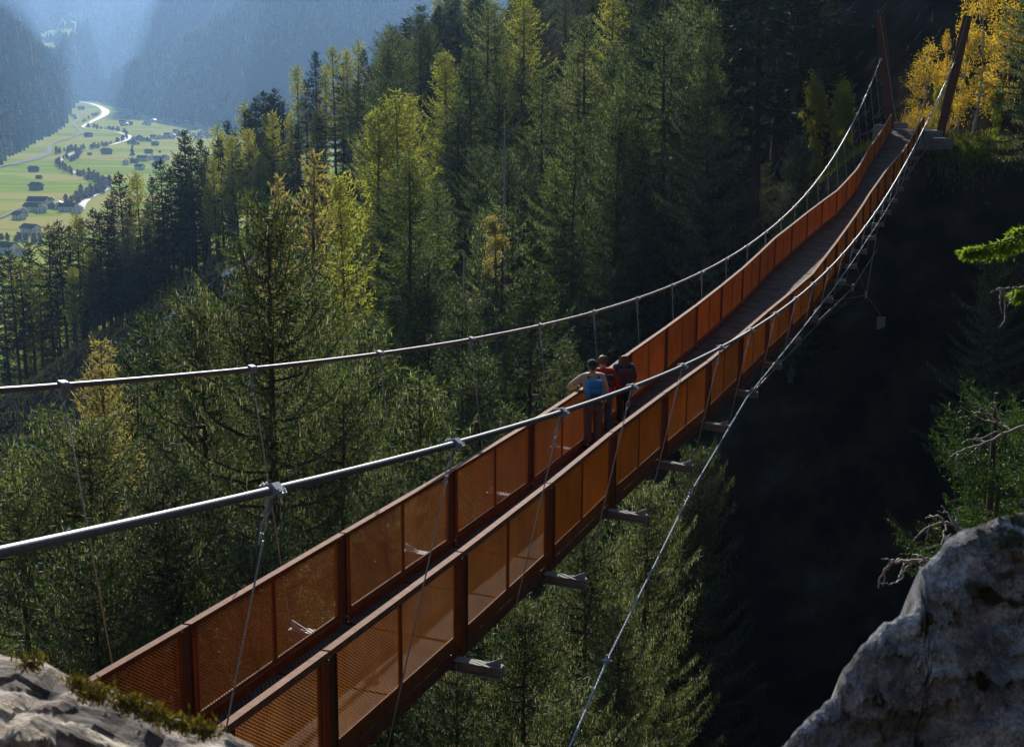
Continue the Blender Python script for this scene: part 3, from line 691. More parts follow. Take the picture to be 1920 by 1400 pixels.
def conifer(name, H, crown_base, radius, leaf, seed, whorl=0.42, nb=5, step=0.14, kl=0.3, kw=0.09, droop=0.25, hang=0.5, upturn=0.25, shape=0.85, cones=False, bare=0.12, trunk_r=None, ragged=0.25, dead_below=True, side_len=.42, cone_l=.24, twig=None):
    rg = np.random.default_rng(seed)
    V = []; Q = []; n = 0; CP = []; CD = []; hp = []; hd_ = []; hl = []; hw = []
    br = MB()
    tr = trunk_r or H * 0.0105
    zz = np.linspace(0, H, 14); wob = np.stack([0.06 * np.sin(zz * .35 + seed), 0.06 * np.cos(zz * .27 + seed), zz], 1)
    rr = tr * (1 - zz / H) ** 0.8 + 0.015; rr[0] *= 1.25
    br.tube(wob, rr, 8)
    z = H * crown_base; pos = []; dirs = []; Ls = []; Ws = []
    while z < H - 0.12:
        f = (z - H * crown_base) / (H * (1 - crown_base))        # 0 bottom .. 1 top
        base_len = radius * (1 - f) ** shape * (0.55 + 0.45 * min(1, f / .12)) + 0.12
        nn = max(3, int(round(nb * (0.75 + 0.5 * rg.random()))))
        a0 = rg.random() * 6.28
        for k in range(nn):
            a = a0 + 6.283 * k / nn + rg.normal(0, .22)
            L = base_len * (1 + ragged * rg.normal()) 
            if L < 0.1: continue
            L = min(L, base_len * 1.5)
            zb = z + rg.uniform(-.5, .5) * whorl
            if zb > H: continue
            m = max(2, int(L / step))
            t = (np.arange(m) + rg.random()) / m
            t = t[(t > bare * (1 - f) * 1.2)]
            if len(t) == 0: continue
            dr = droop * (1.15 - f) * rg.uniform(.7, 1.3); upf = upturn * rg.uniform(.6, 1.4) + 0.55 * f * f
            hz = lambda q: L * (upf * q * .35 - dr * 1.6 * q * (1 - .55 * q) + upf * .5 * q ** 3)
            ca, sa = math.cos(a), math.sin(a)
            cx = np.interp(zb, zz, wob[:, 0]); cy = np.interp(zb, zz, wob[:, 1])
            B = np.stack([cx + ca * L * t, cy + sa * L * t, zb + hz(t)], 1)
            if L > 0.7:
                tq = np.linspace(0, 1, 4); br.tube(np.stack([cx + ca * L * tq, cy + sa * L * tq, zb + hz(tq)], 1), 0.012 + 0.014 * L * (1 - tq), 3, False)
            eps = .02; tg = np.stack([np.full(len(t), ca * L * eps), np.full(len(t), sa * L * eps), hz(t + eps) - hz(t)], 1); tg /= np.linalg.norm(tg, axis=1)[:, None]
            sd = np.array([-sa, ca, 0])
            for s in (-1, 1):
                sl_ = (side_len * (L / radius) ** .5 * (1 - t) ** .6 * np.minimum(1, t * 3.2) + .12) * radius * .42
                reps = max(1, int(math.ceil(sl_.max() / (kl * 0.8))))
                dd = tg * 0.62 + s * sd * 0.75 + np.array([0, 0, -0.16 - .12 * hang]) + rg.normal(0, .16, (len(t), 3)); dd /= np.linalg.norm(dd, axis=1)[:, None]
                for q in range(reps):
                    off = q * kl * 0.75
                    ok = off < sl_
                    if not ok.any(): continue
                    Pq = B[ok] + dd[ok] * off
                    Pq[:, 2] -= (off ** 2) * .35
                    d2 = dd[ok] + np.array([0, 0, -.25 * off]) + rg.normal(0, .22, (ok.sum(), 3)); d2 /= np.linalg.norm(d2, axis=1)[:, None]
                    pos.append(Pq); dirs.append(d2); Ls.append(kl * rg.uniform(.7, 1.3, len(Pq))); Ws.append(kw * rg.uniform(.7, 1.3, len(Pq)))
                    hm = rg.random(len(Pq)) < hang
                    if hm.any():
                        d3 = np.stack([rg.normal(0, .18, hm.sum()), rg.normal(0, .18, hm.sum()), -np.ones(hm.sum())], 1); d3 /= np.linalg.norm(d3, axis=1)[:, None]
                        hp.append(Pq[hm]); hd_.append(d3); hl.append(kl * rg.uniform(.6, 1.5, hm.sum())); hw.append(kw * rg.uniform(.45, .8, hm.sum()))
            # shoot along the branch itself
            pos.append(B); dirs.append(tg + rg.normal(0, .1, tg.shape)); Ls.append(np.full(len(B), max(kl * .9, L / m * 1.5))); Ws.append(np.full(len(B), kw))
            if cones and f > .12:
                cm = rg.random(len(B)) < cones * (.4 + .6 * f)
                if cm.any():
                    for _ in range(3):
                        Pc = B[cm] + rg.normal(0, .9 * cone_l, (cm.sum(), 3)) - np.array([0, 0, .3 * cone_l]); CP.append(Pc)
                        CD.append(np.stack([rg.normal(0, .1, len(Pc)), rg.normal(0, .1, len(Pc)), -np.ones(len(Pc))], 1))
        z += whorl * (0.75 + .5 * rg.random()) * (1 if f < .8 else .6)
    # leader
    pos.append(np.array([[0, 0, H - .35], [0, 0, H - .1], [0.05, 0, H - .6]])); dirs.append(np.array([[0, 0, 1.], [0, 0, 1.], [.2, 0, 1.]])); Ls.append(np.array([kl * 1.3] * 3)); Ws.append(np.array([kw] * 3))
    if dead_below and crown_base > .15:
        for _ in range(int(26 * crown_base * H / 10)):
            a = rg.random() * 6.28; zb = rg.uniform(.12, crown_base) * H; L = rg.uniform(.3, 1.6)
            br.tube([(0, 0, zb), (math.cos(a) * L, math.sin(a) * L, zb - .12 * L)], [.02, .006], 3, False)
    P = np.concatenate(pos); D = np.concatenate(dirs)
    Vv, Qq = kites(P, D, np.concatenate(Ls), np.concatenate(Ws), rg=rg)
    if hp:
        a_, b_ = kites(np.concatenate(hp), np.concatenate(hd_), np.concatenate(hl), np.concatenate(hw), rg=rg); mi = np.concatenate([np.zeros(len(Qq)), np.ones(len(b_))]); Qq = np.concatenate([Qq, b_ + len(Vv)]); Vv = np.concatenate([Vv, a_])
    else: mi = None
    crown = mesh_np("crown", Vv, Qq, mats=[leaf, twig or leaf], mat_idx=mi)
    trunk = br.mesh("trunk", M["bark"])
    cm_ = None
    if cones and CP:
        CPc = np.concatenate(CP); CDc = np.concatenate(CD)
        a, b = kites(CPc, CDc, cone_l * rg.uniform(.8, 1.3, len(CPc)), cone_l * .23, rg=rg); a2, b2 = kites(CPc, CDc, cone_l * rg.uniform(.8, 1.3, len(CPc)), cone_l * .23, rg=rg)
        cm_ = mesh_np("cones", np.concatenate([a, a2]), np.concatenate([b, b2 + len(a)]), mats=[M["cone"]])
    return dict(H=H, trunk=trunk, crown=crown, cones=cm_)

def broadleaf(name, H, radius, leaf, seed, bark, nbr=26, leaves=5200, size=.11, low=.15):
    rg = np.random.default_rng(seed); br = MB(); pos = []
    zz = np.linspace(0, H, 8); spine = np.stack([.25 * np.sin(zz * .5 + seed), .2 * np.cos(zz * .4 + seed), zz], 1)
    br.tube(spine, .012 * H * (1 - zz / H) ** .7 + .012, 6)
    cl = []
    for _ in range(nbr):
        f = rg.uniform(low, .98); zb = f * H; a = rg.random() * 6.28
        L = radius * rg.uniform(.5, 1.1) * (1 - abs(f - .5) * .9)
        p0 = np.array([np.interp(zb, zz, spine[:, 0]), np.interp(zb, zz, spine[:, 1]), zb])
        p1 = p0 + np.array([math.cos(a) * L * .55, math.sin(a) * L * .55, L * .45]); p2 = p0 + np.array([math.cos(a) * L, math.sin(a) * L, L * .55 + rg.normal(0, .1) * L])
        br.tube([p0, p1, p2], [.03, .018, .006], 4, False)
        for q in (p1, p2, (p1 + p2) / 2): cl.append((q, rg.uniform(.25, .6) * radius * .6))
        for _2 in range(3):
            q = p1 + rg.normal(0, .35 * L, 3); br.tube([p1, q], [.012, .004], 3, False); cl.append((q, rg.uniform(.2, .5) * radius * .55))
    w = np.array([c[1] for c in cl]) ** 2; w /= w.sum()
    idx = rg.choice(len(cl), leaves, p=w)
    C = np.array([c[0] for c in cl])[idx]; Rr = np.array([c[1] for c in cl])[idx]
    P = C + rg.normal(0, .45, (leaves, 3)) * Rr[:, None]
    D = rg.normal(size=(leaves, 3)) + np.array([0, 0, -.5]); D /= np.linalg.norm(D, axis=1)[:, None]
    a, b = kites(P, D, size * rg.uniform(.7, 1.4, leaves), size * .85, rg=rg)
    return dict(H=H, trunk=br.mesh("trunk", bark), crown=mesh_np("crown", a, b, mats=[leaf]), cones=None)

K = {}
K["spruce_cone"] = [conifer("a", 36, .10, 6.2, M["spruce"], s, whorl=.86, nb=6, step=.15, kl=.27, kw=.06, droop=.34, hang=.95, upturn=.55, shape=.52, cones=.22, side_len=.27, twig=M["spruce_twig"]) for s in (101, 102)]
K["spruce_wide"] = [conifer("b", 30, .10, 5.2, M["spruce"], s, whorl=.8, nb=6, step=.2, kl=.32, kw=.075, droop=.26, hang=.55, upturn=.35, shape=.58, cones=.1, side_len=.38, twig=M["spruce_twig"]) for s in (111,)]
K["spruce_mid"] = [conifer("c", 28, cb, r_, M["spruce"], s, whorl=w_, nb=6, step=.24, kl=.34, kw=.085, droop=dr_, hang=.85, twig=M["spruce_twig"], upturn=up_, shape=sh_, side_len=.32, ragged=rg_) for s, cb, r_, w_, dr_, up_, sh_, rg_ in ((121, .12, 4.9, .8, .3, .4, .62, .25), (122, .2, 4.0, .95, .4, .3, .5, .4), (123, .08, 5.4, .75, .22, .5, .7, .3), (124, .3, 4.2, .9, .35, .35, .45, .45))]
K["spruce_sunlit"] = [conifer("c2", 28, .1, 5.4, M["spruce_lit"], 125, whorl=.8, nb=6, step=.24, kl=.34, kw=.085, droop=.3, hang=.8, upturn=.4, shape=.65, side_len=.32, twig=M["spruce_twig"])]
K["spruce_ridge"] = [conifer("d", 28, cb, r_, M["spruce_shaded"], s, whorl=.7, nb=5, step=.36, kl=.5, kw=.16, droop=.3, hang=.35, upturn=.2, shape=.62, side_len=.42, ragged=.35) for s, cb, r_ in ((131, .3, 3.6), (132, .42, 3.0), (133, .2, 3.9))]
K["larch_mid"] = [conifer("e", 30, .12, 5.0, M["larch"], s, whorl=.62, nb=5, step=.36, kl=.42, kw=.12, droop=.12, hang=.7, upturn=.5, shape=.6, side_len=.34, ragged=.35) for s in (141, 142)]
K["larch_gold"] = [conifer("f", 28, .3, 3.0, M["larch_gold"], s, whorl=.6, nb=5, step=.34, kl=.40, kw=.12, droop=.1, hang=.7, upturn=.5, shape=.7, side_len=.34, ragged=.4) for s in (151,)]
K["larch_ridge"] = [conifer("g", 27, .34, 3.4, M["larch"], s, whorl=.7, nb=4, step=.36, kl=.5, kw=.17, droop=.1, hang=.6, upturn=.4, shape=.55, side_len=.4, ragged=.35) for s in (161, 162)]
K["larch_near"] = [conifer("h", 30, .25, 2.6, M["larch_gold"], 171, whorl=.4, nb=6, step=.16, kl=.2, kw=.06, droop=.12, hang=.7, upturn=.5, shape=.65, side_len=.4, ragged=.35)]
K["birch_tall"] = [broadleaf("l", 30, 1.7, M["larch_gold"], 185, M["bark"], 16, 1800, .16, .86)]
K["birch"] = [broadleaf("i", 8, 2.0, M["birch_leaf"], 181, M["birch_bark"], 34, 4200, .12), broadleaf("j", 8, 1.7, M["birch_leaf"], 182, M["birch_bark"], 30, 3000, .12)]
K["bush"] = [broadleaf("k", 4.5, 1.6, M["bush_leaf"], 183, M["bark"], 24, 3800, .15, .05)]

ntree = 0
def plant(kind, x, y, top=None, H=None, label="", group=None, name=None, wide=1.0, lean=None, base=None, variant=None, yaw=None):
    """stand a tree on the ground with its tip at height top (or H metres tall)"""
    global ntree
    v = K[kind][variant if variant is not None else int(RNG.integers(0, len(K[kind])))]
    g = float(ground_z(x, y)[0]) - .3 if base is None else base
    h = H if H is not None else top - g
    h = max(h, 3.0); s = h / v["H"]
    nm = name or {"spruce": "spruce_tree", "larch": "larch_tree", "birch": "birch_tree", "bush": "leafy_bush"}[kind.split("_")[0]]
    o = empty(nm, (x, y, g), label, "bush" if kind == "bush" else "tree", group)
    o.scale = (s * wide, s * wide, s); o.rotation_euler = (lean[0] if lean else RNG.normal(0, .012), lean[1] if lean else RNG.normal(0, .012), RNG.uniform(0, 6.28) if yaw is None else yaw)
    link("trunk", v["trunk"], o); link("crown", v["crown"], o)
    if v["cones"] is not None: tag(link("cones", v["cones"], o), kind="stuff")
    ntree += 1
    TREES.append((x, y)); return o
TREES = []
def plant_px(kind, u, v, Y, label, group=None, **kw):
    P = at(u, v, Y); return plant(kind, P[0], P[1], top=P[2], label=label, group=group, **kw)

# individually recognisable trees
plant_px("spruce_cone", 505, 375, 52, "tallest cone-laden spruce left of centre, its bare trunk showing behind both cables", variant=0, wide=.92, yaw=1.0)
plant_px("larch_near", 170, 640, 57, "yellow-topped larch rising behind the left main cable near the left edge")
plant_px("spruce_wide", 303, 582, 80, "dark spruce tip in front of the cleared slope")
plant_px("spruce_cone", 170, 790, 50, "broad cone-laden spruce below the yellow larch top", variant=1)
plant_px("spruce_cone", 25, 890, 47, "cone-laden spruce at the left frame edge above the rock slab")
plant_px("spruce_cone", 385, 560, 60, "cone-laden spruce just left of the tallest one", variant=1)
plant_px("spruce_cone", 640, 700, 55, "cone-laden spruce just right of the tallest one", wide=.9)
plant_px("spruce_cone", 330, 880, 44, "low cone-laden spruce under the near cable on the left", variant=0)
plant_px("spruce_cone", 730, 905, 47, "spruce behind the near railing under the left hangers", variant=1, wide=.85)
plant_px("larch_gold", 572, 292, 105, "tall golden larch with feathery crown right of the tallest spruce")
plant_px("larch_gold", 528, 335, 112, "slim golden larch directly behind the tallest spruce", wide=.8)
plant_px("larch_mid", 742, 178, 160, "large yellow-green larch with double top in the sunlit centre", variant=0, wide=1.05)
plant_px("larch_mid", 705, 205, 155, "second top of the large larch pair, slightly lower and to the left", variant=1)
plant_px("larch_mid", 650, 330, 118, "bright yellow-green larch left below the big larch pair", wide=.8)
plant_px("spruce_sunlit", 770, 290, 122, "dense green spruce right below the big larch pair", variant=0, wide=1.15)
plant_px("larch_mid", 840, 100, 185, "tall pale larch between big larch pair and dark spruces", variant=1)
plant_px("spruce_sunlit", 930, 5, 190, "tall spruce with sunlit tip touching the upper frame edge", variant=0, wide=1.1)
plant_px("spruce_sunlit", 1085, 75, 150, "big bright green spruce in the centre of the slope", variant=0, wide=1.3)
plant_px("spruce_sunlit", 1040, 300, 120, "medium green spruce in front of the big bright green one", variant=0)
plant_px("spruce_wide", 990, 500, 84, "spruce with thin leaning trunk behind the left main cable in mid-frame")
plant_px("spruce_mid", 1422, 62, 112, "grey-green spruce with lichen tip left of the far pylons", variant=1, wide=.75)
plant_px("spruce_mid", 1300, 40, 135, "tall dim spruce left of the lichen-tipped one", variant=2)
plant_px("birch_tall", 935, 402, 96, "small golden broadleaf top glowing beneath the green spruces", wide=.8)
plant_px("larch_ridge", 35, 482, 300, "pair-crowned larch at the left edge in front of the dark wood", wide=1.5)
plant_px("larch_ridge", 68, 500, 300, "shorter half of the larch pair at the left edge", wide=1.3)

# under the bridge and on the near gorge floor
UB = iter(["left of the wind cable clamp", "below the second beam end", "right beside the wind cable", "under the nearest visible beam end", "behind the left railing panels near the rock", "at the bottom frame edge below the deck", "farthest right below the beams", "behind the left railing, left of the first hanger", "low behind the rock ledge", "dim and farthest back beneath the deck"])
for (u, v, Y, w) in [(985, 1120, 44, .9), (1120, 960, 52, .9), (1215, 905, 60, .85), (860, 1250, 40, .9), (620, 1120, 40, .9), (1060, 1290, 38, .9), (1190, 1130, 47, .8), (480, 1000, 42, 1), (180, 1020, 40, 1), (1300, 835, 70, .8)]:
    plant_px("spruce_cone", u, v, Y, "cone-laden spruce beneath the bridge, " + next(UB), "cone-laden spruces beneath the bridge", wide=w)
for (u, v, Y) in [(90, 760, 62), (250, 705, 70), (440, 640, 74), (590, 520, 78), (690, 600, 70), (780, 700, 66), (850, 560, 88), (900, 660, 80), (30, 820, 70), (560, 640, 66), (960, 760, 74), (1060, 640, 90), (1120, 700, 84), (830, 820, 60), (910, 880, 62), (1030, 880, 66)]:
    plant_px("spruce_wide", u, v, Y, "dark green spruce in the dense stand behind the cone-laden trees", "dense spruce stand in the gorge", wide=.95)

# ridge skyline, from left to right
RIDGE = [(2, 478, 's'), (22, 470, 's'), (50, 455, 's'), (84, 422, 's'), (100, 440, 'l'), (112, 415, 's'), (126, 425, 's'), (142, 402, 'l'), (152, 410, 's'), (168, 392, 's'), (182, 400, 's'), (196, 375, 's'), (212, 362, 'g'), (228, 325, 's'), (242, 372, 's'), (262, 322, 'l'), (285, 335, 's'), (300, 300, 's'), (318, 318, 's'), (332, 290, 's'), (345, 244, 's'), (360, 275, 's'), (373, 262, 's'), (386, 285, 's'), (402, 235, 'l'), (412, 262, 's'), (427, 228, 's'), (440, 250, 's'), (456, 192, 'l'), (470, 205, 's'), (482, 185, 's'), (493, 172, 's'), (505, 180, 's'), (517, 168, 's'), (530, 190, 's'),
         (556, 122, 'l'), (572, 150, 's'), (591, 98, 's'), (606, 120, 'l'), (626, 88, 'l'), (640, 118, 's'), (656, 92, 'l'), (670, 74, 'l'), (684, 95, 's'), (702, 120, 's'), (716, 100, 's'), (727, 92, 'l'), (745, 70, 's'), (765, 35, 's'), (780, 75, 'l'), (792, 55, 's'), (806, 60, 's'), (820, 22, 's'), (835, 45, 's'), (848, 20, 's'), (866, 35, 's'), (885, 10, 's'), (905, -15, 's')]
ORD = ["first", "second", "third", "fourth", "fifth", "sixth", "seventh", "eighth", "ninth", "tenth", "eleventh", "twelfth", "thirteenth", "fourteenth", "fifteenth", "sixteenth", "seventeenth", "eighteenth", "nineteenth", "twentieth"]
ORD += ["twenty-" + o for o in ORD[:9]] + ["thirtieth"] + ["thirty-" + o for o in ORD[:9]] + ["fortieth"] + ["forty-" + o for o in ORD[:9]]
ci = {'s': 0, 'l': 0, 'g': 0}
for (u, v, t) in RIDGE:
    ci[t] += 1
    Y = 298 - 60 * max(0, (u - 540) / 360) + RNG.uniform(-5, 5)
    gr = "ridge trees against the hazy valley"
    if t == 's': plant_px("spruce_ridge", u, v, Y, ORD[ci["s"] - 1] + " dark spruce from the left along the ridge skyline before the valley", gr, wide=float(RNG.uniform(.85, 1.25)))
    elif t == 'l': plant_px("larch_ridge", u, v, Y, ORD[ci["l"] - 1] + " yellow-green larch from the left along the ridge skyline", gr, wide=float(RNG.uniform(.8, 1.1)))
    else: plant_px("larch_gold", u, v, Y, "orange-gold larch among dark spruces low on the ridge skyline", None, wide=.8)

# forest behind and between: random stand with spacing, keeping the clearing, the corridor of light and the bridge open
def hit(u, v, y0=60, y1=140):
    """where the line of sight through a pixel meets the near ground"""
    for Y in np.arange(y0, y1, .5):
        P = at(u, v, Y)
        if P[2] < float(ground_z(P[0], P[1])[0]): return P
    return at(u, v, 84)
def in_bridge(x, y):
    h = rad(19.12); ax, ay = math.sin(h), math.cos(h); dx, dy = x + 1.4, y - 17
    s = dx * ax + dy * ay; w = dx * ay - dy * ax
    return -30 < s < 90 and abs(w) < 5
LIT = [at(*p) for p in [(1735, 120, 100), (1735, 190, 100), (1845, 40, 97), (1845, 110, 97), (1845, 180, 97), (1885, 60, 99), (1885, 150, 99), (1570, 190, 104), (1590, 230, 103), (1535, 185, 106), (1710, 225, 98), (1600, 255, 100), (1840, 240, 95), (1765, 190, 99), (1085, 200, 150), (1085, 330, 150), (930, 120, 190), (740, 280, 160), (740, 380, 160), (840, 220, 185), (1010, 330, 120), (1180, 150, 165), (650, 380, 118), (770, 400, 122), (1250, 60, 150), (1330, 90, 135), (1100, 120, 180), (990, 560, 84), (1000, 150, 180)]]
def shades_lit(x, y, top, r=3.2):
    for P in LIT:
        d = y - P[1]
        if d < 1: continue
        if abs(x - (P[0] + d * math.tan(SUN_AZ))) < r and top > P[2] + d * math.tan(SUN_EL) / math.cos(SUN_AZ): return True
    return False
def fill(n, xr, yr, kinds, hr, label, group, mind=3.4, tries=9000, cond=None, collect=None):
    c = 0
    for _ in range(tries):
        if c >= n: break
        x, y = random.uniform(*xr), random.uniform(*yr)
        if in_bridge(x, y) or (cond and not cond(x, y)): continue
        if any((x - a) ** 2 + (y - b) ** 2 < mind ** 2 for a, b in TREES): continue
        k = random.choice(kinds); hh = random.uniform(*hr)
        if shades_lit(x, y, float(ground_z(x, y)[0]) + hh, 1.4 + hh * .075): continue
        if collect is not None:
            collect.append((x, y, float(ground_z(x, y)[0]) - .3, hh)); TREES.append((x, y)); c += 1; continue
        lab = label
        if k.startswith("larch"): lab = label.replace("spruce", "larch").replace("dark", "yellowish")
        plant(k, x, y, H=hh, label=lab, group=group, wide=random.uniform(.85, 1.2)); c += 1
def ridge_cond(x, y):
    u, v = px((x, y, float(ground_z(x, y)[0])))
    return -90 < u < 900 and (y > 302 or v < 690 - max(0, u - 60) * .57 + 12)
WOOD = []
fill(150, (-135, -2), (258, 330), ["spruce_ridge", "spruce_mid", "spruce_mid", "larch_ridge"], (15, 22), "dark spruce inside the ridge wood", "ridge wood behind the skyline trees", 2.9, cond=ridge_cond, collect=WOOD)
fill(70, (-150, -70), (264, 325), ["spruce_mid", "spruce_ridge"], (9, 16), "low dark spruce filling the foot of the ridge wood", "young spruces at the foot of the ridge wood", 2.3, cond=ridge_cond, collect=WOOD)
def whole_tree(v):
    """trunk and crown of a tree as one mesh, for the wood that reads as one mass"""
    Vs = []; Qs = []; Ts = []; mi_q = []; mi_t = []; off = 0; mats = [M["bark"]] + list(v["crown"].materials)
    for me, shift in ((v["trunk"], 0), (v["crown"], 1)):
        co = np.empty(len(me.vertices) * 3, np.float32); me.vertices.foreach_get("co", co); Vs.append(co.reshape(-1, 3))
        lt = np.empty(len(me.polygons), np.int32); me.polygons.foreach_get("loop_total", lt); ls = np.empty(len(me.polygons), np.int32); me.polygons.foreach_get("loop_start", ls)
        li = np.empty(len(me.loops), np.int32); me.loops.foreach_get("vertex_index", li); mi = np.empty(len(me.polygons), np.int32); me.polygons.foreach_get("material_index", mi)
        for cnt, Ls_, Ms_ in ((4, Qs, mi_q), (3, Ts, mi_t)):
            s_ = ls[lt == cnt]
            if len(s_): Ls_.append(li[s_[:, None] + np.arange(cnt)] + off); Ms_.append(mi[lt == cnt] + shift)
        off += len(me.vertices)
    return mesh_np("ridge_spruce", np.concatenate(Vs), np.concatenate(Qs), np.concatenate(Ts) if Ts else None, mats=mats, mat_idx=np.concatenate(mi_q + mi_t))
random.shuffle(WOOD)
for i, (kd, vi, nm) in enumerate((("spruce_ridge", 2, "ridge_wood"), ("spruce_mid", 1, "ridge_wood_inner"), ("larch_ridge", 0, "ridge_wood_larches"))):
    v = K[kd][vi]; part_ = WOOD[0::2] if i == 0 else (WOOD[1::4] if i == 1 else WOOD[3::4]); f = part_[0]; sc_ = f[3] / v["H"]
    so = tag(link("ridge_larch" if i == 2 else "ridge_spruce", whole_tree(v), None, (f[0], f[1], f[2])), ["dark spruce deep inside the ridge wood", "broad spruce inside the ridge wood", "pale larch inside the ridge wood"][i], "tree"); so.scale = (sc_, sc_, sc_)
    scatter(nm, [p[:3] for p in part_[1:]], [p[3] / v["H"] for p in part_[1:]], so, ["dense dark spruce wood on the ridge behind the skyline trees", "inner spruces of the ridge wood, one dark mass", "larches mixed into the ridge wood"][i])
def light_corridor(x, y):
    # open strip through which the sun reaches the far bridgehead
    c = 29 - (y - 95) * .105
    return abs(x - c) < 2.8 and y > 95
def mid_cond(x, y):
    if math.hypot(x - 26, y - 98) < 9: return False
    u, v = px((x, y, float(ground_z(x, y)[0])))
    return 640 < u < 2050 and not (x > 24 and y < 108 and x < 39)
fill(32, (-22, 30), (104, 150), ["spruce_mid"], (20, 28), "dark spruce on the shaded slope across the gorge", "spruces on the slope across the gorge", 4.6, cond=mid_cond)
fill(74, (-20, 75), (150, 250), ["spruce_mid", "spruce_mid", "spruce_mid", "larch_mid"], (24, 31), "dark spruce high on the slope across the gorge", "upper slope spruces across the gorge", 4.6, cond=mid_cond)
fill(16, (33, 60), (96, 150), ["spruce_mid"], (16, 24), "dark spruce right of the far bridgehead", "spruces right of the far bridgehead", 4.2, cond=mid_cond)
fill(26, (10, 48), (50, 90), ["spruce_mid"], (10, 18), "spruce in the dark gorge below the far bridgehead", "spruces in the dark gorge", 5, cond=lambda x, y: not in_bridge(x, y) and x > 16)

fill(22, (16, 48), (112, 205), ["spruce_mid"], (6, 12), "young dark spruce on the steep slope behind the pylons", "young spruces behind the pylons", 3.6, cond=mid_cond)
for (u, v, Y, lab) in [(1385, -230, 112, "tall dark spruce rising past the upper frame edge just left of the lichen-tipped spruce"), (1442, -300, 108, "tall dark spruce standing directly right of the lichen-tipped spruce"), (1476, -260, 118, "dark spruce one trunk left of the yellow bush by the pylons"), (1513, -280, 113, "dark spruce whose trunk crosses the yellow bush left of the pylons"), (1540, -240, 120, "dark spruce nearest the upright pylon")]:
    plant_px("spruce_ridge", u, v, Y, lab, wide=1.15)
for (u, v, Y, lab) in [(1010, -60, 205, "tall spruce behind the big bright green one, top out of view"), (1062, -45, 212, "spruce just right of the tall one at the upper frame edge"), (1112, -80, 202, "high slope spruce above the bright green one"), (962, -30, 216, "high slope spruce left of the bright green one's top")]:
    plant_px("spruce_mid", u, v, Y, lab)
def snag(u, v, Y, h, lab):
    P = at(u, v, Y); m = MB(); rg = np.random.default_rng(int(u)); m.tube([(0, 0, 0), (.1, 0, h * .5), (.05, .05, h)], [.2, .14, .03], 7)
    for _ in range(22):
        a = rg.uniform(0, 6.28); zb = rg.uniform(.25, .97) * h; L = rg.uniform(.4, 1.8) * (1.1 - zb / h) + .2; m.tube([(.08, 0, zb), (math.cos(a) * L * .6, math.sin(a) * L * .6, zb + .02), (math.cos(a) * L, math.sin(a) * L, zb - .25 * L)], [.025, .015, .005], 4, False)
    o = m.build("dead_tree", M["dead_wood"], None, True, (P[0], P[1], P[2] - h)); tag(o, lab, "tree")
snag(945, 205, 118, 24, "bare grey dead trunk between the dark spruces above the golden top")
snag(868, 470, 92, 26, "leaning dead spruce trunk behind the left main cable in mid-frame")
# far bridgehead: sunlit autumn trees and bushes
for i, (u, v, Y, H, w, lab) in enumerate([(1735, 98, 100, None, .8, "yellow birch bush between the two pylons"), (1845, 2, 97, None, 1.0, "tall golden birch right of the leaning pylon"), (1885, 20, 99, None, 1.0, "second golden birch at the right frame edge"), (1778, 72, 101, None, .35, "thin orange-leaved sapling behind the leaning pylon"), (1812, 20, 99, None, .5, "orange birch top directly behind the leaning pylon tip")]):
    P = at(u, v, Y); g = float(ground_z(P[0], P[1])[0]) - .2
    plant("birch", P[0], P[1], top=P[2], label=lab, wide=w * 8 / max(3, P[2] - g), variant=i % 2)
for (u, v, Y, lab) in [(1575, 172, 104, "yellow-green bush left of the upright pylon"), (1535, 168, 106, "bright yellow bush behind trunks left of the pylons"), (1590, 190, 103, "low pale bush beside the upright pylon footing"), (1870, 210, 96, "green bush right of the leaning pylon foot"), (1765, 170, 99, "green bush growing between the pylons")]:
    plant_px("bush", u, v, Y, lab, wide=.5)


# ------------------------------------------------------------------ the suspension bridge
q = dict(head=rad(19.12152), x0=-1.39958, y0=16.97084, z0=-6.96787, sp=3.635167, d1=-.040467, d2=.00085991, d3=.000109192, c0=3.143556, c1=-.139207, c2=.00221781, c3=8.76954e-05,
         cw0=2.030353, cw1=-.2577246, cw2=.364735, bw=1.4357, bh=.0766, t0=-.039917, t1=-.00115818, ct0=-.104977, ct1=.0092376, co0=.06311, co1=-.000175, po=.06303, bo=-.155748)
AX = np.array([math.sin(q['head']), math.cos(q['head']), 0.0]); SD = np.array([math.cos(q['head']), -math.sin(q['head']), 0.0]); UPZ = np.array([0, 0, 1.0])
WL = ([-8, 0, 1, 2, 3, 4, 6, 8, 10, 11, 12, 13, 14, 16, 17, 18, 22], [.78, .78, .73, .70, .72, .85, .91, 1.0, 1.16, 1.1, 1.03, .9, .72, .66, .74, .85, .9])
WR = ([-8, 0, 1, 2, 3, 4, 6, 7, 8, 9, 11, 13, 14, 16, 17, 18, 22], [.79, .79, .77, .72, .77, .88, .95, 1.04, 1.13, 1.05, .92, .8, .73, .72, .82, .95, 1.05])
KEND = 22.5; K0 = -6
def sdeck(k): return k * q['sp'] + q['po']
def zdeck(s): return q['z0'] + q['d1'] * s + q['d2'] * s * s + q['d3'] * s ** 3 / 100
def railw(side, k): return np.interp(k, *(WL if side < 0 else WR))
def base_pt(s): return np.array([q['x0'], q['y0'], 0]) + AX * s
def deck_pt(k, w, dz=0.0):
    """point on the deck, w metres right of the axis"""
    s = sdeck(k); return base_pt(s) + SD * w + UPZ * (zdeck(s) + w * (q['t0'] + q['t1'] * s / 10) + dz)
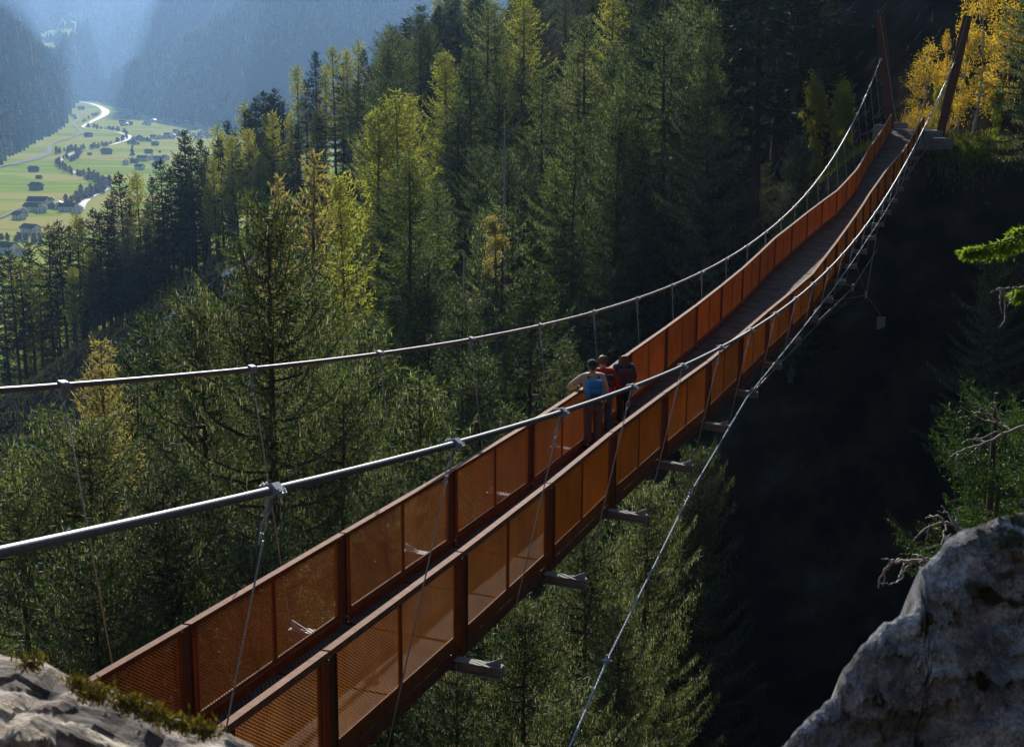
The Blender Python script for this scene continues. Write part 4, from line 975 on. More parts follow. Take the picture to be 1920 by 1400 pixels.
def cable_raw(side, k):
    s = k * q['sp']; w = q['cw0'] + q['cw1'] * s / 10 + q['cw2'] * s * s / 1000; off = q['co0'] + q['co1'] * s / 10
    return base_pt(s) + SD * (side * w + off) + UPZ * (q['z0'] + q['c0'] + q['c1'] * s + q['c2'] * s * s + q['c3'] * s ** 3 / 100 + side * (q['ct0'] + q['ct1'] * s / 10))
PYL = [(-1, at(1650, 25, 96.2), at(1669, 238, 96.2), 22.85), (1, at(1815, 30, 94.3), at(1765, 243, 94.3), 22.75)]
ANCH = {-1: at(1651, 112, 96.0), 1: at(1789, 118, 94.1)}
def cable_pt(side, k):
    kp = 22.85 if side < 0 else 22.75
    return cable_raw(side, k) + (ANCH[side] - cable_raw(side, kp)) * max(0, (k - 14) / (kp - 14)) ** 2.5
def beam_pt(side, k, w=None):
    s = k * q['sp'] + q['bo']; w = q['bw'] if w is None else w
    return base_pt(s) + SD * side * w + UPZ * (zdeck(s) - q['bh'] + side * w * (q['t0'] + q['t1'] * s / 10))

bridge = empty("suspension_bridge", tuple(deck_pt(K0, 0)), "long rust-brown suspension footbridge with mesh railings hanging over the gorge", "bridge")
bo = np.array(bridge.location)
def bbuild(mb, name, mat, parent=None, smooth=False):
    p = parent or bridge
    o = mb.build(name, mat, p, smooth)
    if p is bridge: o.matrix_parent_inverse = Matrix.Translation(-Vector(bo))
    return o
HR = 1.2
def mesh_infill(A, B, C, D, outward, pitch, seg, sw):
    """expanded metal between lower line A-B and upper line C-D: tilted zig-zag strands"""
    h = np.linalg.norm(C - A); L = np.linalg.norm(B - A); rows = max(4, int(h / pitch)); cols = max(3, int(L / seg))
    r = (np.arange(rows) + .5) / rows; c = np.linspace(0, 1, cols + 1)
    rr, cc = np.meshgrid(r, c, indexing='ij')
    ph = ((np.arange(cols + 1)[None] + np.arange(rows)[:, None]) % 2) * 2 - 1
    rr2 = rr + ph * (.5 / rows) * .96
    low = A + (B - A) * cc[..., None]; up = C + (D - C) * cc[..., None]
    P = low + (up - low) * rr2[..., None]
    dv = (-outward * .55 + UPZ * .83) * sw / 2
    V = np.stack([P - dv, P + dv], 2).reshape(-1, 3)
    idx = np.arange(rows * (cols + 1)).reshape(rows, cols + 1)
    a = idx[:, :-1].ravel() * 2; b = idx[:, 1:].ravel() * 2
    return V, np.stack([a, b, b + 1, a + 1], 1)

for side, nm in ((-1, "left"), (1, "right")):
    for k in range(K0, 23):
        k1 = min(k + 1, KEND)
        w0, w1 = side * railw(side, k), side * railw(side, k1)
        # post: flat plate pair set on the crossbeam
        pb = deck_pt(k, w0 + side * .035, -.07); pt = deck_pt(k, w0 + side * .035, HR - .05)
        m = MB(); m.bar(pb, pt, AX, SD, .13, .05); m.bar(pb + AX * .085, pt + AX * .085, AX, SD, .012, .09); m.bar(pb - AX * .085, pt - AX * .085, AX, SD, .012, .09)
        post = bbuild(m, "post", M["corten_dark"])
        if k <= 8:
            bm_ = MB(); hb = deck_pt(k, w0 - side * .02, .1); bm_.tube([hb, hb - SD * side * .035], .014, 6); bbuild(bm_, "bolt", M["galvanized"], post)
        if k >= KEND - .6: continue
        a0, a1 = k + .035, k1 - .035; am = (a0 + a1) / 2
        def rp(kk, dz, dw=0.0):
            return deck_pt(kk, np.interp(kk, [k, k1], [w0, w1]) + side * dw, dz)
        # handrail cap
        m = MB(); m.bar(rp(k + .006, HR - .008), rp(k1 - .006, HR - .008), SD, UPZ, .085, .016); m.bar(rp(k + .006, HR - .045, .038), rp(k1 - .006, HR - .045, .038), SD, UPZ, .008, .06); bbuild(m, "handrail", M["corten_rail"])
        # panel frame with mid stile
        m = MB()
        for dz in (HR - .05, .14): m.bar(rp(a0, dz), rp(a1, dz), SD, UPZ, .03, .05)
        for kk in (a0 + .006, a1 - .006): m.bar(rp(kk, .15), rp(kk, HR - .06), AX, SD, .045, .034)
        m.bar(rp(am, .15), rp(am, HR - .06), AX, SD, .05, .036)
        panel = bbuild(m, "railing_panel", M["corten"])
        if k < 1: pit, sg, sw = .018, .027, .0125
        elif k < 3: pit, sg, sw = .028, .040, .027
        elif k < 7: pit, sg, sw = .036, .055, .037
        else: pit, sg, sw = .055, .09, .058
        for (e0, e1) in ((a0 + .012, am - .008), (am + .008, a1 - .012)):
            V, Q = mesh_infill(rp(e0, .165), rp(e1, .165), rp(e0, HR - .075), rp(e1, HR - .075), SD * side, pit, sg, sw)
            o = link("mesh_infill", mesh_np("mesh_infill", V, Q, mats=[M["corten_mesh_glow"]]), panel)
        # toe board with turned-out lip
        m = MB(); m.bar(rp(a0, .045, .0), rp(a1, .045, .0), SD, UPZ, .012, .15); m.bar(rp(a0, .124, -.02), rp(a1, .124, -.02), SD, UPZ, .05, .008); bbuild(m, "toe_board", M["corten_rail"] if False else M["corten"])
        # edge girder below the deck
        m = MB(); m.bar(rp(k, -.1, .02), rp(k1, -.1, .02), SD, UPZ, .02, .13); m.bar(rp(k, -.168, -.01), rp(k1, -.168, -.01), SD, UPZ, .09, .01); bbuild(m, "edge_girder", M["corten_dark"])
for k in range(K0, 23):
    k1 = min(k + 1, KEND); km = (k + k1) / 2
    if k1 <= k + .1: continue
    for e0, e1 in ((k + .012, km - .008), (km + .008, k1 - .012)):
        cs = [deck_pt(e0, -railw(-1, e0) + .02), deck_pt(e0, railw(1, e0) - .02), deck_pt(e1, railw(1, e1) - .02), deck_pt(e1, -railw(-1, e1) + .02)]
        V = [c - UPZ * .03 for c in cs] + [c for c in cs]
        m = MB(); m.box8(V); me = m.mesh("deck_panel", M["grating"])
        uvl = me.uv_layers.new(name="UVMap")
        co = np.array(V)
        for lp in me.loops:
            p = co[lp.vertex_index] - base_pt(0); uvl.data[lp.index].uv = (float(p @ SD), float(p @ AX))
        o = link("deck_panel", me, bridge); o.matrix_parent_inverse = Matrix.Translation(-Vector(bo))

# crossbeams of galvanised channel with lugs
for k in range(K0, 23):
    m = MB(); wB = 1.43
    a, b = beam_pt(-1, k, wB), beam_pt(1, k, wB)
    m.bar(a - UPZ * .03, b - UPZ * .03, AX, UPZ, .15, .012); m.bar(a - UPZ * .16, b - UPZ * .16, AX, UPZ, .15, .012)
    m.bar(a - UPZ * .095, b - UPZ * .095, AX, UPZ, .010, .118)
    for f in (.2, .3, .7, .8): 
        c = a + (b - a) * f; m.bar(c - UPZ * .152, c - UPZ * .038, SD, AX, .01, .14)
    for e in (a, b): m.bar(e - UPZ * .152, e - UPZ * .038, SD, AX, .012, .14)
    bm = bbuild(m, "crossbeam", M["beam"])
    for side, e in ((-1, a), (1, b)):
        m = MB(); i_ = e - SD * side * .24; o_ = e - SD * side * .02; t = AX * .007
        m.add([i_ - t - UPZ * .024, o_ - t - UPZ * .024, o_ - t + UPZ * .085, i_ + t - UPZ * .024, o_ + t - UPZ * .024, o_ + t + UPZ * .085], [(0, 1, 4, 3), (1, 2, 5, 4), (2, 0, 3, 5)], [(0, 2, 1), (3, 4, 5)])
        bbuild(m, "lug", M["galvanized"], bm)

# main cables
def smooth_curve(fn, a, b, n): return np.array([fn(t) for t in np.linspace(a, b, n)])
for side, top, foot, kp in PYL:
    pts = smooth_curve(lambda t: cable_pt(side, t), -6.4, kp, 90)
    axis = (top - foot) / np.linalg.norm(top - foot)
    anchor = ANCH[side]
    m = MB(); m.tube(pts, .030, 14); bbuild(m, "main_cable", M["cable"], smooth=True)
    # pylon: tapered box column leaning outwards, with a base plate
    e1 = np.cross(axis, AX); e1 /= np.linalg.norm(e1); e2 = np.cross(axis, e1)
    f0 = foot - axis * 1.2; m = MB(); c = []
    for p, hw in ((f0, .24), (foot + (top - foot) * .55, .30), (top, .27)):
        c.append([p - e1 * hw - e2 * .2, p + e1 * hw - e2 * .2, p + e1 * hw + e2 * .2, p - e1 * hw + e2 * .2])
    V = np.concatenate(c); Q = [(r * 4 + i, r * 4 + (i + 1) % 4, r * 4 + 4 + (i + 1) % 4, r * 4 + 4 + i) for r in (0, 1) for i in range(4)] + [(3, 2, 1, 0), (8, 9, 10, 11)]
    m.add(V, Q); py = bbuild(m, "pylon", M["corten_dark"])
    m = MB(); m.tube([anchor - AX * .16, anchor + AX * .3], [.11, .13], 10); bbuild(m, "cable_anchor", M["galvanized"], py)
    st = MB(); st.tube([top - AX * .22 - axis * .15, foot + (top - foot) * .45 - AX * .3 - SD * side * .25, foot - AX * .4 + axis * .4 - SD * side * .45], .018, 6); bbuild(st, "stay_rope", M["rope"], py)
    bs = MB(); bs.tube([top + AX * .15 - axis * .3, top + AX * 10 - UPZ * 4.5], .045, 8); bbuild(bs, "back_stay", M["cable"], py)

# clamps and hangers
def clamp_mesh():
    m = MB(); n = 6; V = []
    for x in (-.085, .085):
        for k in range(n):
            a = math.pi / 6 + k * math.pi / 3; V.append((x, .085 * math.cos(a), .085 * math.sin(a)))
    m.add(V, [(k, (k + 1) % n, n + (k + 1) % n, n + k) for k in range(n)] + [(5, 4, 3, 2), (5, 2, 1, 0), (6, 7, 8, 9), (6, 9, 10, 11)])
    m.box(-.06, .06, .07, .13, -.018, .018); m.box(-.06, .06, -.13, -.07, -.018, .018)
    m.box(-.05, .05, -.012, .012, -.22, -.07)
    return m.mesh("cable_clamp", M["galvanized"])
CL = clamp_mesh()
def bolt_mesh():
    m = MB(); m.tube([(0, 0, -.05), (0, 0, .05)], .009, 6); m.tube([(0, 0, .02), (0, 0, .034)], .018, 6); m.tube([(0, 0, -.034), (0, 0, -.02)], .018, 6)
    return m.mesh("bolt", M["galvanized"])
BO = bolt_mesh()
def shackle_mesh():
    m = MB()
    t = np.linspace(0, 2 * math.pi, 13); m.tube(np.stack([.028 * np.sin(t), t * 0, -.2 - .055 + .06 * np.cos(t)], 1), .008, 5, False)
    m.tube(np.stack([t * 0, .03 * np.sin(t), -.37 + .075 * np.cos(t)], 1), .009, 5, False)
    m.tube([(0, 0, -.45), (0, 0, -.57)], [.021, .014], 7)
    return m.mesh("shackle", M["galvanized"])
SH = shackle_mesh()
for side in (-1, 1):
    for k in range(K0, 23):
        p = cable_pt(side, k); tn = cable_pt(side, k + .05) - cable_pt(side, k - .05); tn /= np.linalg.norm(tn)
        e = beam_pt(side, k) + UPZ * .03
        dn = (e - p); L = np.linalg.norm(dn); dn /= L
        y = np.cross(tn, dn); y /= np.linalg.norm(y); zc = np.cross(tn, y); zc = -zc if zc @ dn > 0 else zc
        R = Matrix(((tn[0], y[0], zc[0], p[0] - bo[0]), (tn[1], y[1], zc[1], p[1] - bo[1]), (tn[2], y[2], zc[2], p[2] - bo[2]), (0, 0, 0, 1))) @ Matrix.Scale(.68, 4)
        c = link("cable_clamp", CL, bridge); c.matrix_local = R
        if k <= 6:
            for x in (-.04, .04):
                for yy in (-.104, .104): link("bolt", BO, c, (x, yy, 0))
        sh_ = link("shackle", SH, c)
        m = MB(); a = p + dn * .37; m.tube([a, a + (e - a) * .5, e], .0075 if k < 6 else .010, 6); bbuild(m, "hanger_rope", M["rope"], smooth=True)

# wind cable below the right side and its tie ropes
WC = [at(1010, 1560, 14.5), at(1068, 1400, 16.8), at(1138, 1238, 19), at(1294, 925, 26), at(1400, 746, 32.2), at(1445, 690, 35.5), at(1500, 622, 39), at(1560, 545, 45), at(1599, 490, 52), at(1655, 405, 66), at(1700, 330, 82), at(1740, 275, 93)]
m = MB(); m.tube(WC, .017, 8); bbuild(m, "wind_cable", M["galvanized"], smooth=True)
WC2 = [at(1395, 752, 32.1), at(1440, 705, 36), at(1599, 539, 52), at(1643, 470, 62)]
m = MB(); m.tube(WC2, .012, 6); bbuild(m, "wind_cable", M["rope"], smooth=True)
for (u, v, Y) in [(1138, 1238, 19), (1294, 925, 26), (1410, 732, 32.8), (1530, 583, 42)]:
    P = at(u, v, Y); m = MB(); d = (at(1294, 925, 26) - at(1138, 1238, 19)); d /= np.linalg.norm(d); m.tube([P - d * .09, P + d * .09], .045, 6); m.tube([P - UPZ * .09, P + UPZ * .09], .02, 6); m.tube([P - SD * .08, P + SD * .08], .014, 6); bbuild(m, "rope_clamp", M["galvanized"])
for k, (u, v, Y) in {8: (1599, 539, 52), 10: (1599, 539, 52), 9: (1624, 553, 56), 13: (1624, 553, 56), 11: (1624, 553, 56)}.items():
    m = MB(); m.tube([beam_pt(1, k) - UPZ * .1, at(u, v, Y)], .008, 5); bbuild(m, "tie_rope", M["rope"])
for (u, v, Y) in [(1599, 539, 52), (1624, 553, 56)]:
    m = MB(); m.tube([at(u, v, Y) + UPZ * .12, at(u, v, Y) - UPZ * .14], [.06, .03], 6); bbuild(m, "rope_clamp", M["galvanized"])
m = MB(); m.tube([at(1624, 553, 56), hit(1650, 606) + UPZ * .5], .012, 6); bbuild(m, "wind_cable", M["rope"])

# ------------------------------------------------------------------ bridgeheads
def block(name, P, sx, sy, sz, label, cat, mat, rot=-.33, sink=1.0, bevel=.03):
    m = MB(); b = bevel
    ring = lambda x, y, z: [(-x, -y, z), (x, -y, z), (x, y, z), (-x, y, z)]
    V = ring(sx / 2, sy / 2, -sink) + ring(sx / 2, sy / 2, sz - b) + ring(sx / 2 - b, sy / 2 - b, sz)
    Q = [(r * 4 + i, r * 4 + (i + 1) % 4, r * 4 + 4 + (i + 1) % 4, r * 4 + 4 + i) for r in (0, 1) for i in range(4)] + [(3, 2, 1, 0), (8, 9, 10, 11)]
    m.add(V, Q); o = m.build(name, mat, None, False, tuple(P)); o.rotation_euler = (0, 0, rot); return tag(o, label, cat)
e = deck_pt(KEND, 0)
block("bridge_abutment", e + AX * 1.3 + UPZ * -.75, 4.4, 2.6, .7, "low concrete abutment slab at the far end of the deck", "abutment", M["concrete"], sink=2.5)
P = at(1648, 262, 94.5); block("concrete_block", P, .75, .6, .95, "pale square concrete block beside the foot of the upright pylon", "concrete block", M["concrete"])
P = at(1768, 264, 92.5); block("concrete_footing", P - UPZ * .15, 1.2, .9, .32, "weathered concrete footing under the leaning pylon", "footing", M["concrete"], sink=.35)
P = at(1688, 236, 99); block("stone_kerb", P - UPZ * .1, 1.0, .35, .3, "small pale stone kerb behind the deck end", "kerb", M["concrete"])
P = hit(1652, 612); block("cable_anchor_block", P - UPZ * .3, .5, .5, .9, "bluish anchor block for the wind cable low on the dark gorge wall", "anchor block", M["concrete"], sink=.6)
ne = deck_pt(K0, 0); block("near_abutment", ne - AX * 1.2 - UPZ * .9, 4, 2.4, .8, "concrete abutment at the near end beyond the left frame edge", "abutment", M["concrete"], sink=5)

# dry grass, dead brush and stones about the far bridgehead
def _dummy(): pass
def tufts(name, centers, spread, n, L, W, mat, label, up=1.0):
    rg = np.random.default_rng(len(name) + n); c = np.array(centers)[rg.integers(0, len(centers), n)]
    xy = c[:, :2] + rg.normal(0, spread, (n, 2)); z = ground_z(xy[:, 0], xy[:, 1])
    P = np.column_stack([xy, z]); D = rg.normal(0, .45, (n, 3)) + np.array([0, 0, up]); D /= np.linalg.norm(D, axis=1)[:, None]
    a, b = kites(P, D, L * rg.uniform(.5, 1.4, n), W, rg=rg)
    return tag(link(name, mesh_np(name, a, b, mats=[mat])), label, None, None, "stuff")
tufts("dry_grass", [at(1710, 225, 98), at(1730, 228, 97), at(1700, 230, 101), at(1720, 215, 103), at(1745, 215, 102)], .9, 5000, .55, .05, M["grass_dry"], "tan dry grass glowing behind the deck end")
tufts("green_grass", [at(1600, 258, 100), at(1580, 250, 103), at(1820, 245, 94), at(1850, 238, 94), at(1790, 250, 93)], 1.1, 5000, .3, .05, M["bush_leaf"], "green grass on the lit ledges beside the bridgehead")
def brush(name, label, area, n, L, mat, seed, flat=.12):
    rg = np.random.default_rng(seed); m = MB()
    for _ in range(n):
        x, y = area(rg); z = float(ground_z(x, y)[0]); a = rg.uniform(0, 6.28); l = L * rg.uniform(.4, 1.4); g2 = float(ground_z(x + math.cos(a) * l, y + math.sin(a) * l)[0])
        m.tube([(x, y, z + .1), (x + math.cos(a) * l * .5, y + math.sin(a) * l * .5, (z + g2) / 2 + rg.uniform(.1, .5)), (x + math.cos(a) * l, y + math.sin(a) * l, g2 + rg.uniform(.05, .5))], [.035, .025, .01], 4, False)
    return tag(m.build(name, mat), label, None, None, "stuff")
brush("dead_brush", "grey dead branches strewn on the open slope behind the upright pylon", lambda r: (r.uniform(20, 34), r.uniform(104, 140)), 200, .8, M["dead_wood"], 5)
brush("felling_debris", "brown slash covering the cleared slope below the ridge wood", lambda r: (r.uniform(-110, -40), r.uniform(205, 285)), 900, 3.0, M["dead_wood"], 6)
def clearing():
    rg = np.random.default_rng(77); n = 16000; x = rg.uniform(-120, -35, n); y = rg.uniform(195, 288, n); z = ground_z(x, y)
    D = rg.normal(0, .5, (n, 3)) + np.array([0, 0, .7]); D /= np.linalg.norm(D, axis=1)[:, None]
    a, b = kites(np.column_stack([x, y, z]), D, 1.0 * rg.uniform(.4, 1.5, n), .22, rg=rg)
    tag(link("undergrowth", mesh_np("undergrowth", a, b, mats=[M["grass_dry"]])), "brown undergrowth on the cleared slope", None, None, "stuff")
clearing()
def snow_patches():
    rg = np.random.default_rng(9); V = []; T = []
    for _ in range(70):
        cl = [(-72, 225), (-60, 250), (-82, 232), (-52, 262), (-90, 215), (-20, 215), (-26, 236)][rg.integers(0, 7)]
        cx, cy = cl[0] + rg.normal(0, 4), cl[1] + rg.normal(0, 5); r = rg.uniform(.3, 1.3); n = 9; b = len(V)
        V.append((cx, cy, float(ground_z(cx, cy)[0]) + .3))
        for k in range(n):
            a = 6.283 * k / n; rr = r * rg.uniform(.4, 1.2); x, y = cx + rr * math.cos(a) * 1.6, cy + rr * math.sin(a); V.append((x, y, float(ground_z(x, y)[0]) + .12))
        for k in range(n): T.append((b, b + 1 + k, b + 1 + (k + 1) % n))
    tag(link("snow_patches", mesh_np("snow_patches", V, None, T, [M["snow"]])), "small remains of snow on the cleared slope", None, None, "stuff")
snow_patches()

# ------------------------------------------------------------------ foreground rocks
def facet(x, z, c, seed, tilt):
    gx, gz = np.floor(x / c), np.floor(z / c); best = np.full(np.broadcast(x, z).shape, 1e9); out = np.zeros(best.shape)
    def hh(a, b, k):
        n = (a.astype(np.int64) * 73856093 ^ b.astype(np.int64) * 19349663 ^ (seed + k) * 83492791) & 0x7fffffff; n = (n ^ (n >> 13)) * 1274126177 & 0x7fffffff; return ((n ^ (n >> 16)) & 0xffff) / 65535.0
    for i_ in (-1, 0, 1):
        for j_ in (-1, 0, 1):
            a, b = gx + i_, gz + j_; cx, cz = (a + hh(a, b, 1)) * c, (b + hh(a, b, 2)) * c; d2 = (x - cx) ** 2 + ((z - cz) * 1.3) ** 2
            v = (hh(a, b, 3) - .5) * c * tilt + (x - cx) * (hh(a, b, 4) - .5) * tilt * 2.2 + (z - cz) * (hh(a, b, 5) - .5) * tilt * 2.2
            m_ = d2 < best; out = np.where(m_, v, out); best = np.minimum(best, d2)
    return out
def boulder():
    out = [(1380, 1500), (1440, 1440), (1482, 1398), (1505, 1368), (1530, 1342), (1552, 1325), (1572, 1312), (1577, 1290), (1582, 1268), (1602, 1245), (1620, 1218), (1642, 1200), (1665, 1178), (1700, 1162), (1722, 1150), (1730, 1128), (1733, 1108), (1722, 1092), (1728, 1078), (1745, 1066), (1768, 1042), (1785, 1012), (1815, 996), (1850, 986), (1890, 978), (1925, 970), (2000, 950), (2100, 940), (2250, 960)]
    E = np.array([at(u, v, 4.1 + .25 * math.sin(i * .9) + .1 * (i % 3)) for i, (u, v) in enumerate(out)])
    n0 = 150; t = np.linspace(0, len(E) - 1, n0); E = np.stack([np.interp(t, np.arange(len(E)), E[:, j]) for j in range(3)], 1)
    E[:, 2] += smooth_noise(t * 2.2, t * 0, 4, 3, 1.0) * .012
    xs = np.arange(E[0, 0], E[-1, 0], .006); 
    def face_y(x, z, k=0.0):
        big = smooth_noise(x + 5, z + 9, 61, 2, 1.9); mid = smooth_noise(x, z, 62, 3, 6.0); fine = smooth_noise(x, z, 63, 4, 26.0)
        rid = 1 - np.abs(smooth_noise(x * .8 + z * .5, z - x * .3, 64, 3, 3.4)) * 2
        return 4.15 + .42 * (z + 1.2) + k * (facet(x + .03 * mid, z + .03 * fine, .34, 5, .26) + facet(x + .01 * fine, z, .11, 6, .30)) + facet(x, z, .035, 7, .15) - .10 * big - .03 * mid - .010 * fine + .02 * np.clip(rid, 0, 1) ** 6 - .02 * np.abs(smooth_noise(x * 1.3, z * 1.3, 68, 3, 9.0))
    # put the rim on the face surface, keeping its line
    pxy = np.array([px(p) for p in E]); Yv = np.full(len(E), 4.15)
    for _ in range(8):
        E = np.array([at(u, v, y) for (u, v), y in zip(pxy, Yv)]); Yv = .5 * Yv + .5 * face_y(E[:, 0], E[:, 2])
    o_ = np.argsort(E[:, 0]); top = np.interp(xs, E[o_, 0], E[o_, 2]) + smooth_noise(xs, xs * 0, 66, 3, 14.0) * .008
    rows = []
    for dy, dz in [(1.6, -2.2), (1.0, -1.3), (.5, -.62), (.25, -.30), (.1, -.11), (.04, -.035)]:
        rows.append(np.stack([xs, face_y(xs, top) + .03 + dy, top + dz + smooth_noise(xs, xs * 0 + dy * 3, 67, 3, 7.0) * .02 * min(1, dy * 4)], 1))
    for d in np.concatenate([[0, .004, .01, .018, .03, .045], np.arange(.06, 2.4, .012)]):
        z = top - d; rows.append(np.stack([xs, face_y(xs, z, 1 - math.exp(-d / .12)) + .04 * np.exp(-d / .014), z], 1))
    Rw = np.stack(rows); sh_ = Rw.shape[:2]
    V = Rw.reshape(-1, 3); nx = sh_[1]; i = (np.arange(sh_[0] - 1)[:, None] * nx + np.arange(nx - 1)).ravel()
    Q = np.stack([i, i + nx, i + nx + 1, i + 1], 1)
    tag(link("boulder", mesh_np("boulder", V, Q, mats=[M["rock_cold"]], smooth=False)), "big bluish grey boulder filling the lower right corner, thin sunlit rim", "boulder")
boulder()
def ledge():
    out = [(-260, 1150), (-120, 1190), (-40, 1214), (0, 1229), (40, 1238), (66, 1236), (95, 1252), (125, 1268), (160, 1272), (190, 1286), (230, 1302), (270, 1318), (310, 1334), (340, 1352), (372, 1362), (400, 1366), (430, 1380), (462, 1396), (500, 1420), (560, 1460), (640, 1520)]
    n = len(out); E = np.array([at(u, v, 3.7 - .6 * i / n + .03 * (i % 2)) for i, (u, v) in enumerate(out)])
    n0 = 300; t = np.linspace(0, n - 1, n0); E = np.stack([np.interp(t, np.arange(n), E[:, j]) for j in range(3)], 1)
    rows = []
    for dy, dz in [(1.0, -1.5), (.5, -.8), (.2, -.3), (.07, -.08), (.02, -.015)]: rows.append(E + np.array([.3 * dy, dy, dz]))
    fs = np.linspace(0, 1, 260)
    for f in fs:
        p = E + np.array([-.55 * f, -2.9 * f, .02 * f])
        p[:, 2] += .05 * math.sin(f * 3) * 0 - .10 * f
        rows.append(p)
    def facet2(a, c): return np.floor((a * 1.3 + c * 2.2 + smooth_noise(a * 2, c * 3, 15, 3, 1.0) * .9) * 2.2) % 3 * .008
    Rw = np.stack(rows); al = Rw[..., 0] * .86 - Rw[..., 1] * .5; ac = np.linspace(0, 3, Rw.shape[0])[:, None] + 0 * al
    strata = smooth_noise(al * .7, ac * 6.0, 12, 4, 1.5)
    fine = smooth_noise(al * 4, ac * 14, 13, 3, 2.0)
    amp = np.concatenate([np.full(5, .3), np.clip(fs * 8, .15, 1)])[:, None]
    crack = -np.clip(np.abs(smooth_noise(al * .9 + ac * .3, ac * 2.2, 14, 4, 1.3)) * -16 + 1, 0, 1) * .05
    Rw[..., 2] += amp * (smooth_noise(al * 1.2 + 3, ac * .8, 18, 3, 1.2) * .03 + facet(al * .5 + .02 * fine, ac * .8, .24, 31, .10) + facet(al * .6, ac + .01 * fine, .09, 32, .10) + facet(al, ac, .035, 33, .10) + smooth_noise(al * 3, ac * 9, 19, 4, 1.5) * .012 + crack * .8)
    V = Rw.reshape(-1, 3); nx = Rw.shape[1]; i = (np.arange(Rw.shape[0] - 1)[:, None] * nx + np.arange(nx - 1)).ravel()
    Q = np.stack([i, i + nx, i + nx + 1, i + 1], 1)
    tag(link("rock_ledge", mesh_np("rock_ledge", V, Q, mats=[M["rock_warm"]], smooth=False)), "sunlit beige weathered rock ledge across the lower left corner", "rock")
    # moss cushions along the rim
    rg = np.random.default_rng(4); n = 3600; mu = np.array([(168, 1302), (188, 1304), (186, 1306), (235, 1322), (250, 1324), (262, 1330), (290, 1344), (285, 1340), (325, 1357), (345, 1359), (372, 1366), (388, 1372), (150, 1284), (60, 1247)])
    c = mu[rg.integers(0, len(mu), n)] + rg.normal(0, (11, 5), (n, 2)) * rg.choice([.5, 1, 1.6], (n, 1)); Yv = 3.35 - .5 * c[:, 0] / 560 + rg.normal(0, .02, n)
    P = np.array([at(a - 3, b - 10, y) for (a, b), y in zip(c, Yv)]); D = rg.normal(0, .5, (n, 3)) + np.array([0, .1, .8]); D /= np.linalg.norm(D, axis=1)[:, None]
    P[:, 2] += rg.uniform(-.025, .0, n)
    a, b = kites(P, D, .016 * rg.uniform(.6, 1.5, n), .006, rg=rg)
    tag(link("moss", mesh_np("moss", a, b, mats=[M["moss"]])), "yellow-green moss cushions on the rim of the rock ledge", None, None, "stuff")
ledge()

# ------------------------------------------------------------------ right foreground: small spruce, overhanging branch, dead branches
K["spruce_small"] = [conifer("s", 6.5, .02, 1.15, M["spruce"], 191, whorl=.24, nb=5, step=.028, kl=.034, kw=.010,  droop=.28, hang=.7, upturn=.3, shape=.62, side_len=.6, ragged=.45, dead_below=False)]
plant_px("spruce_small", 1908, 735, 14.5, "small sunlit spruce behind the boulder at the right edge", wide=.8)
plant_px("spruce_small", 1990, 700, 15.5, "taller spruce mostly cut off by the right frame edge", wide=.8)
plant_px("spruce_small", 1850, 905, 14.2, "low spruce top just above the boulder", wide=.75)
def branch_tree():
    rg = np.random.default_rng(12); T0 = at(2290, 700, 15.5)
    g = float(ground_z(T0[0], T0[1])[0]) - .3
    o = empty("spruce_tree", (T0[0], T0[1], g), "spruce outside the right edge whose bright green branch reaches into view", "tree")
    m = MB(); m.tube([(0, 0, 0), (.05, 0, -g + 1), (0, 0, -g + 5)], [.2, .12, .03], 8); m.build("trunk", M["bark"], o)
    B0 = np.array([T0[0], T0[1], g])
    P = []; D = []; L = []; W = []
    brs = MB()
    for (pts, dens) in [([(2290, 400, 15.5), (2050, 420, 15.2), (1920, 440, 15.0), (1860, 460, 14.9), (1812, 468, 14.8)], 1.0), ([(2290, 440, 15.5), (2000, 400, 15.3), (1930, 425, 15.2), (1905, 432, 15.1)], .8), ([(2290, 520, 15.5), (2000, 540, 15.0), (1935, 535, 14.9), (1908, 545, 14.8)], .7), ([(2290, 660, 15.5), (2050, 640, 15.3), (1945, 628, 15.2)], .7)]:
        C = np.array([at(*p) for p in pts]) - B0
        tt = np.linspace(0, len(C) - 1, 130); S = np.stack([np.interp(tt, np.arange(len(C)), C[:, j]) for j in range(3)], 1)
        brs.tube(S[::8], np.linspace(.03, .006, len(S[::8])), 5, False)
        tg = np.gradient(S, axis=0); tg /= np.linalg.norm(tg, axis=1)[:, None]
        for _ in range(int(3 * dens * 2)):
            tips = rg.random(len(S)) < .42
            s = rg.choice([-1, 1], len(S))[:, None]
            ln = .30 * rg.uniform(.3, 1.2, len(S)) * (1.15 - tt / tt.max()) + .05
            dd = tg * .6 + np.array([0, 1, 0]) * s * .55 + np.array([0, 0, -.75]) * rg.uniform(.2, 1.5, (len(S), 1)); dd /= np.linalg.norm(dd, axis=1)[:, None]
            for f in np.arange(0, 1, .14):
                Pq = S + dd * (ln * f)[:, None]
                for _2 in range(2):
                    d2 = dd + rg.normal(0, .45, dd.shape); d2 /= np.linalg.norm(d2, axis=1)[:, None]
                    P.append(Pq[tips]); D.append(d2[tips]); L.append(np.full(tips.sum(), .07)); W.append(np.full(tips.sum(), .013))
    a, b = kites(np.concatenate(P), np.concatenate(D), np.concatenate(L), np.concatenate(W), rg=rg)
    link("crown", mesh_np("crown", a, b, mats=[M["spruce_tip"]]), o)
    brs.build("branch", M["bark"], o)
branch_tree()
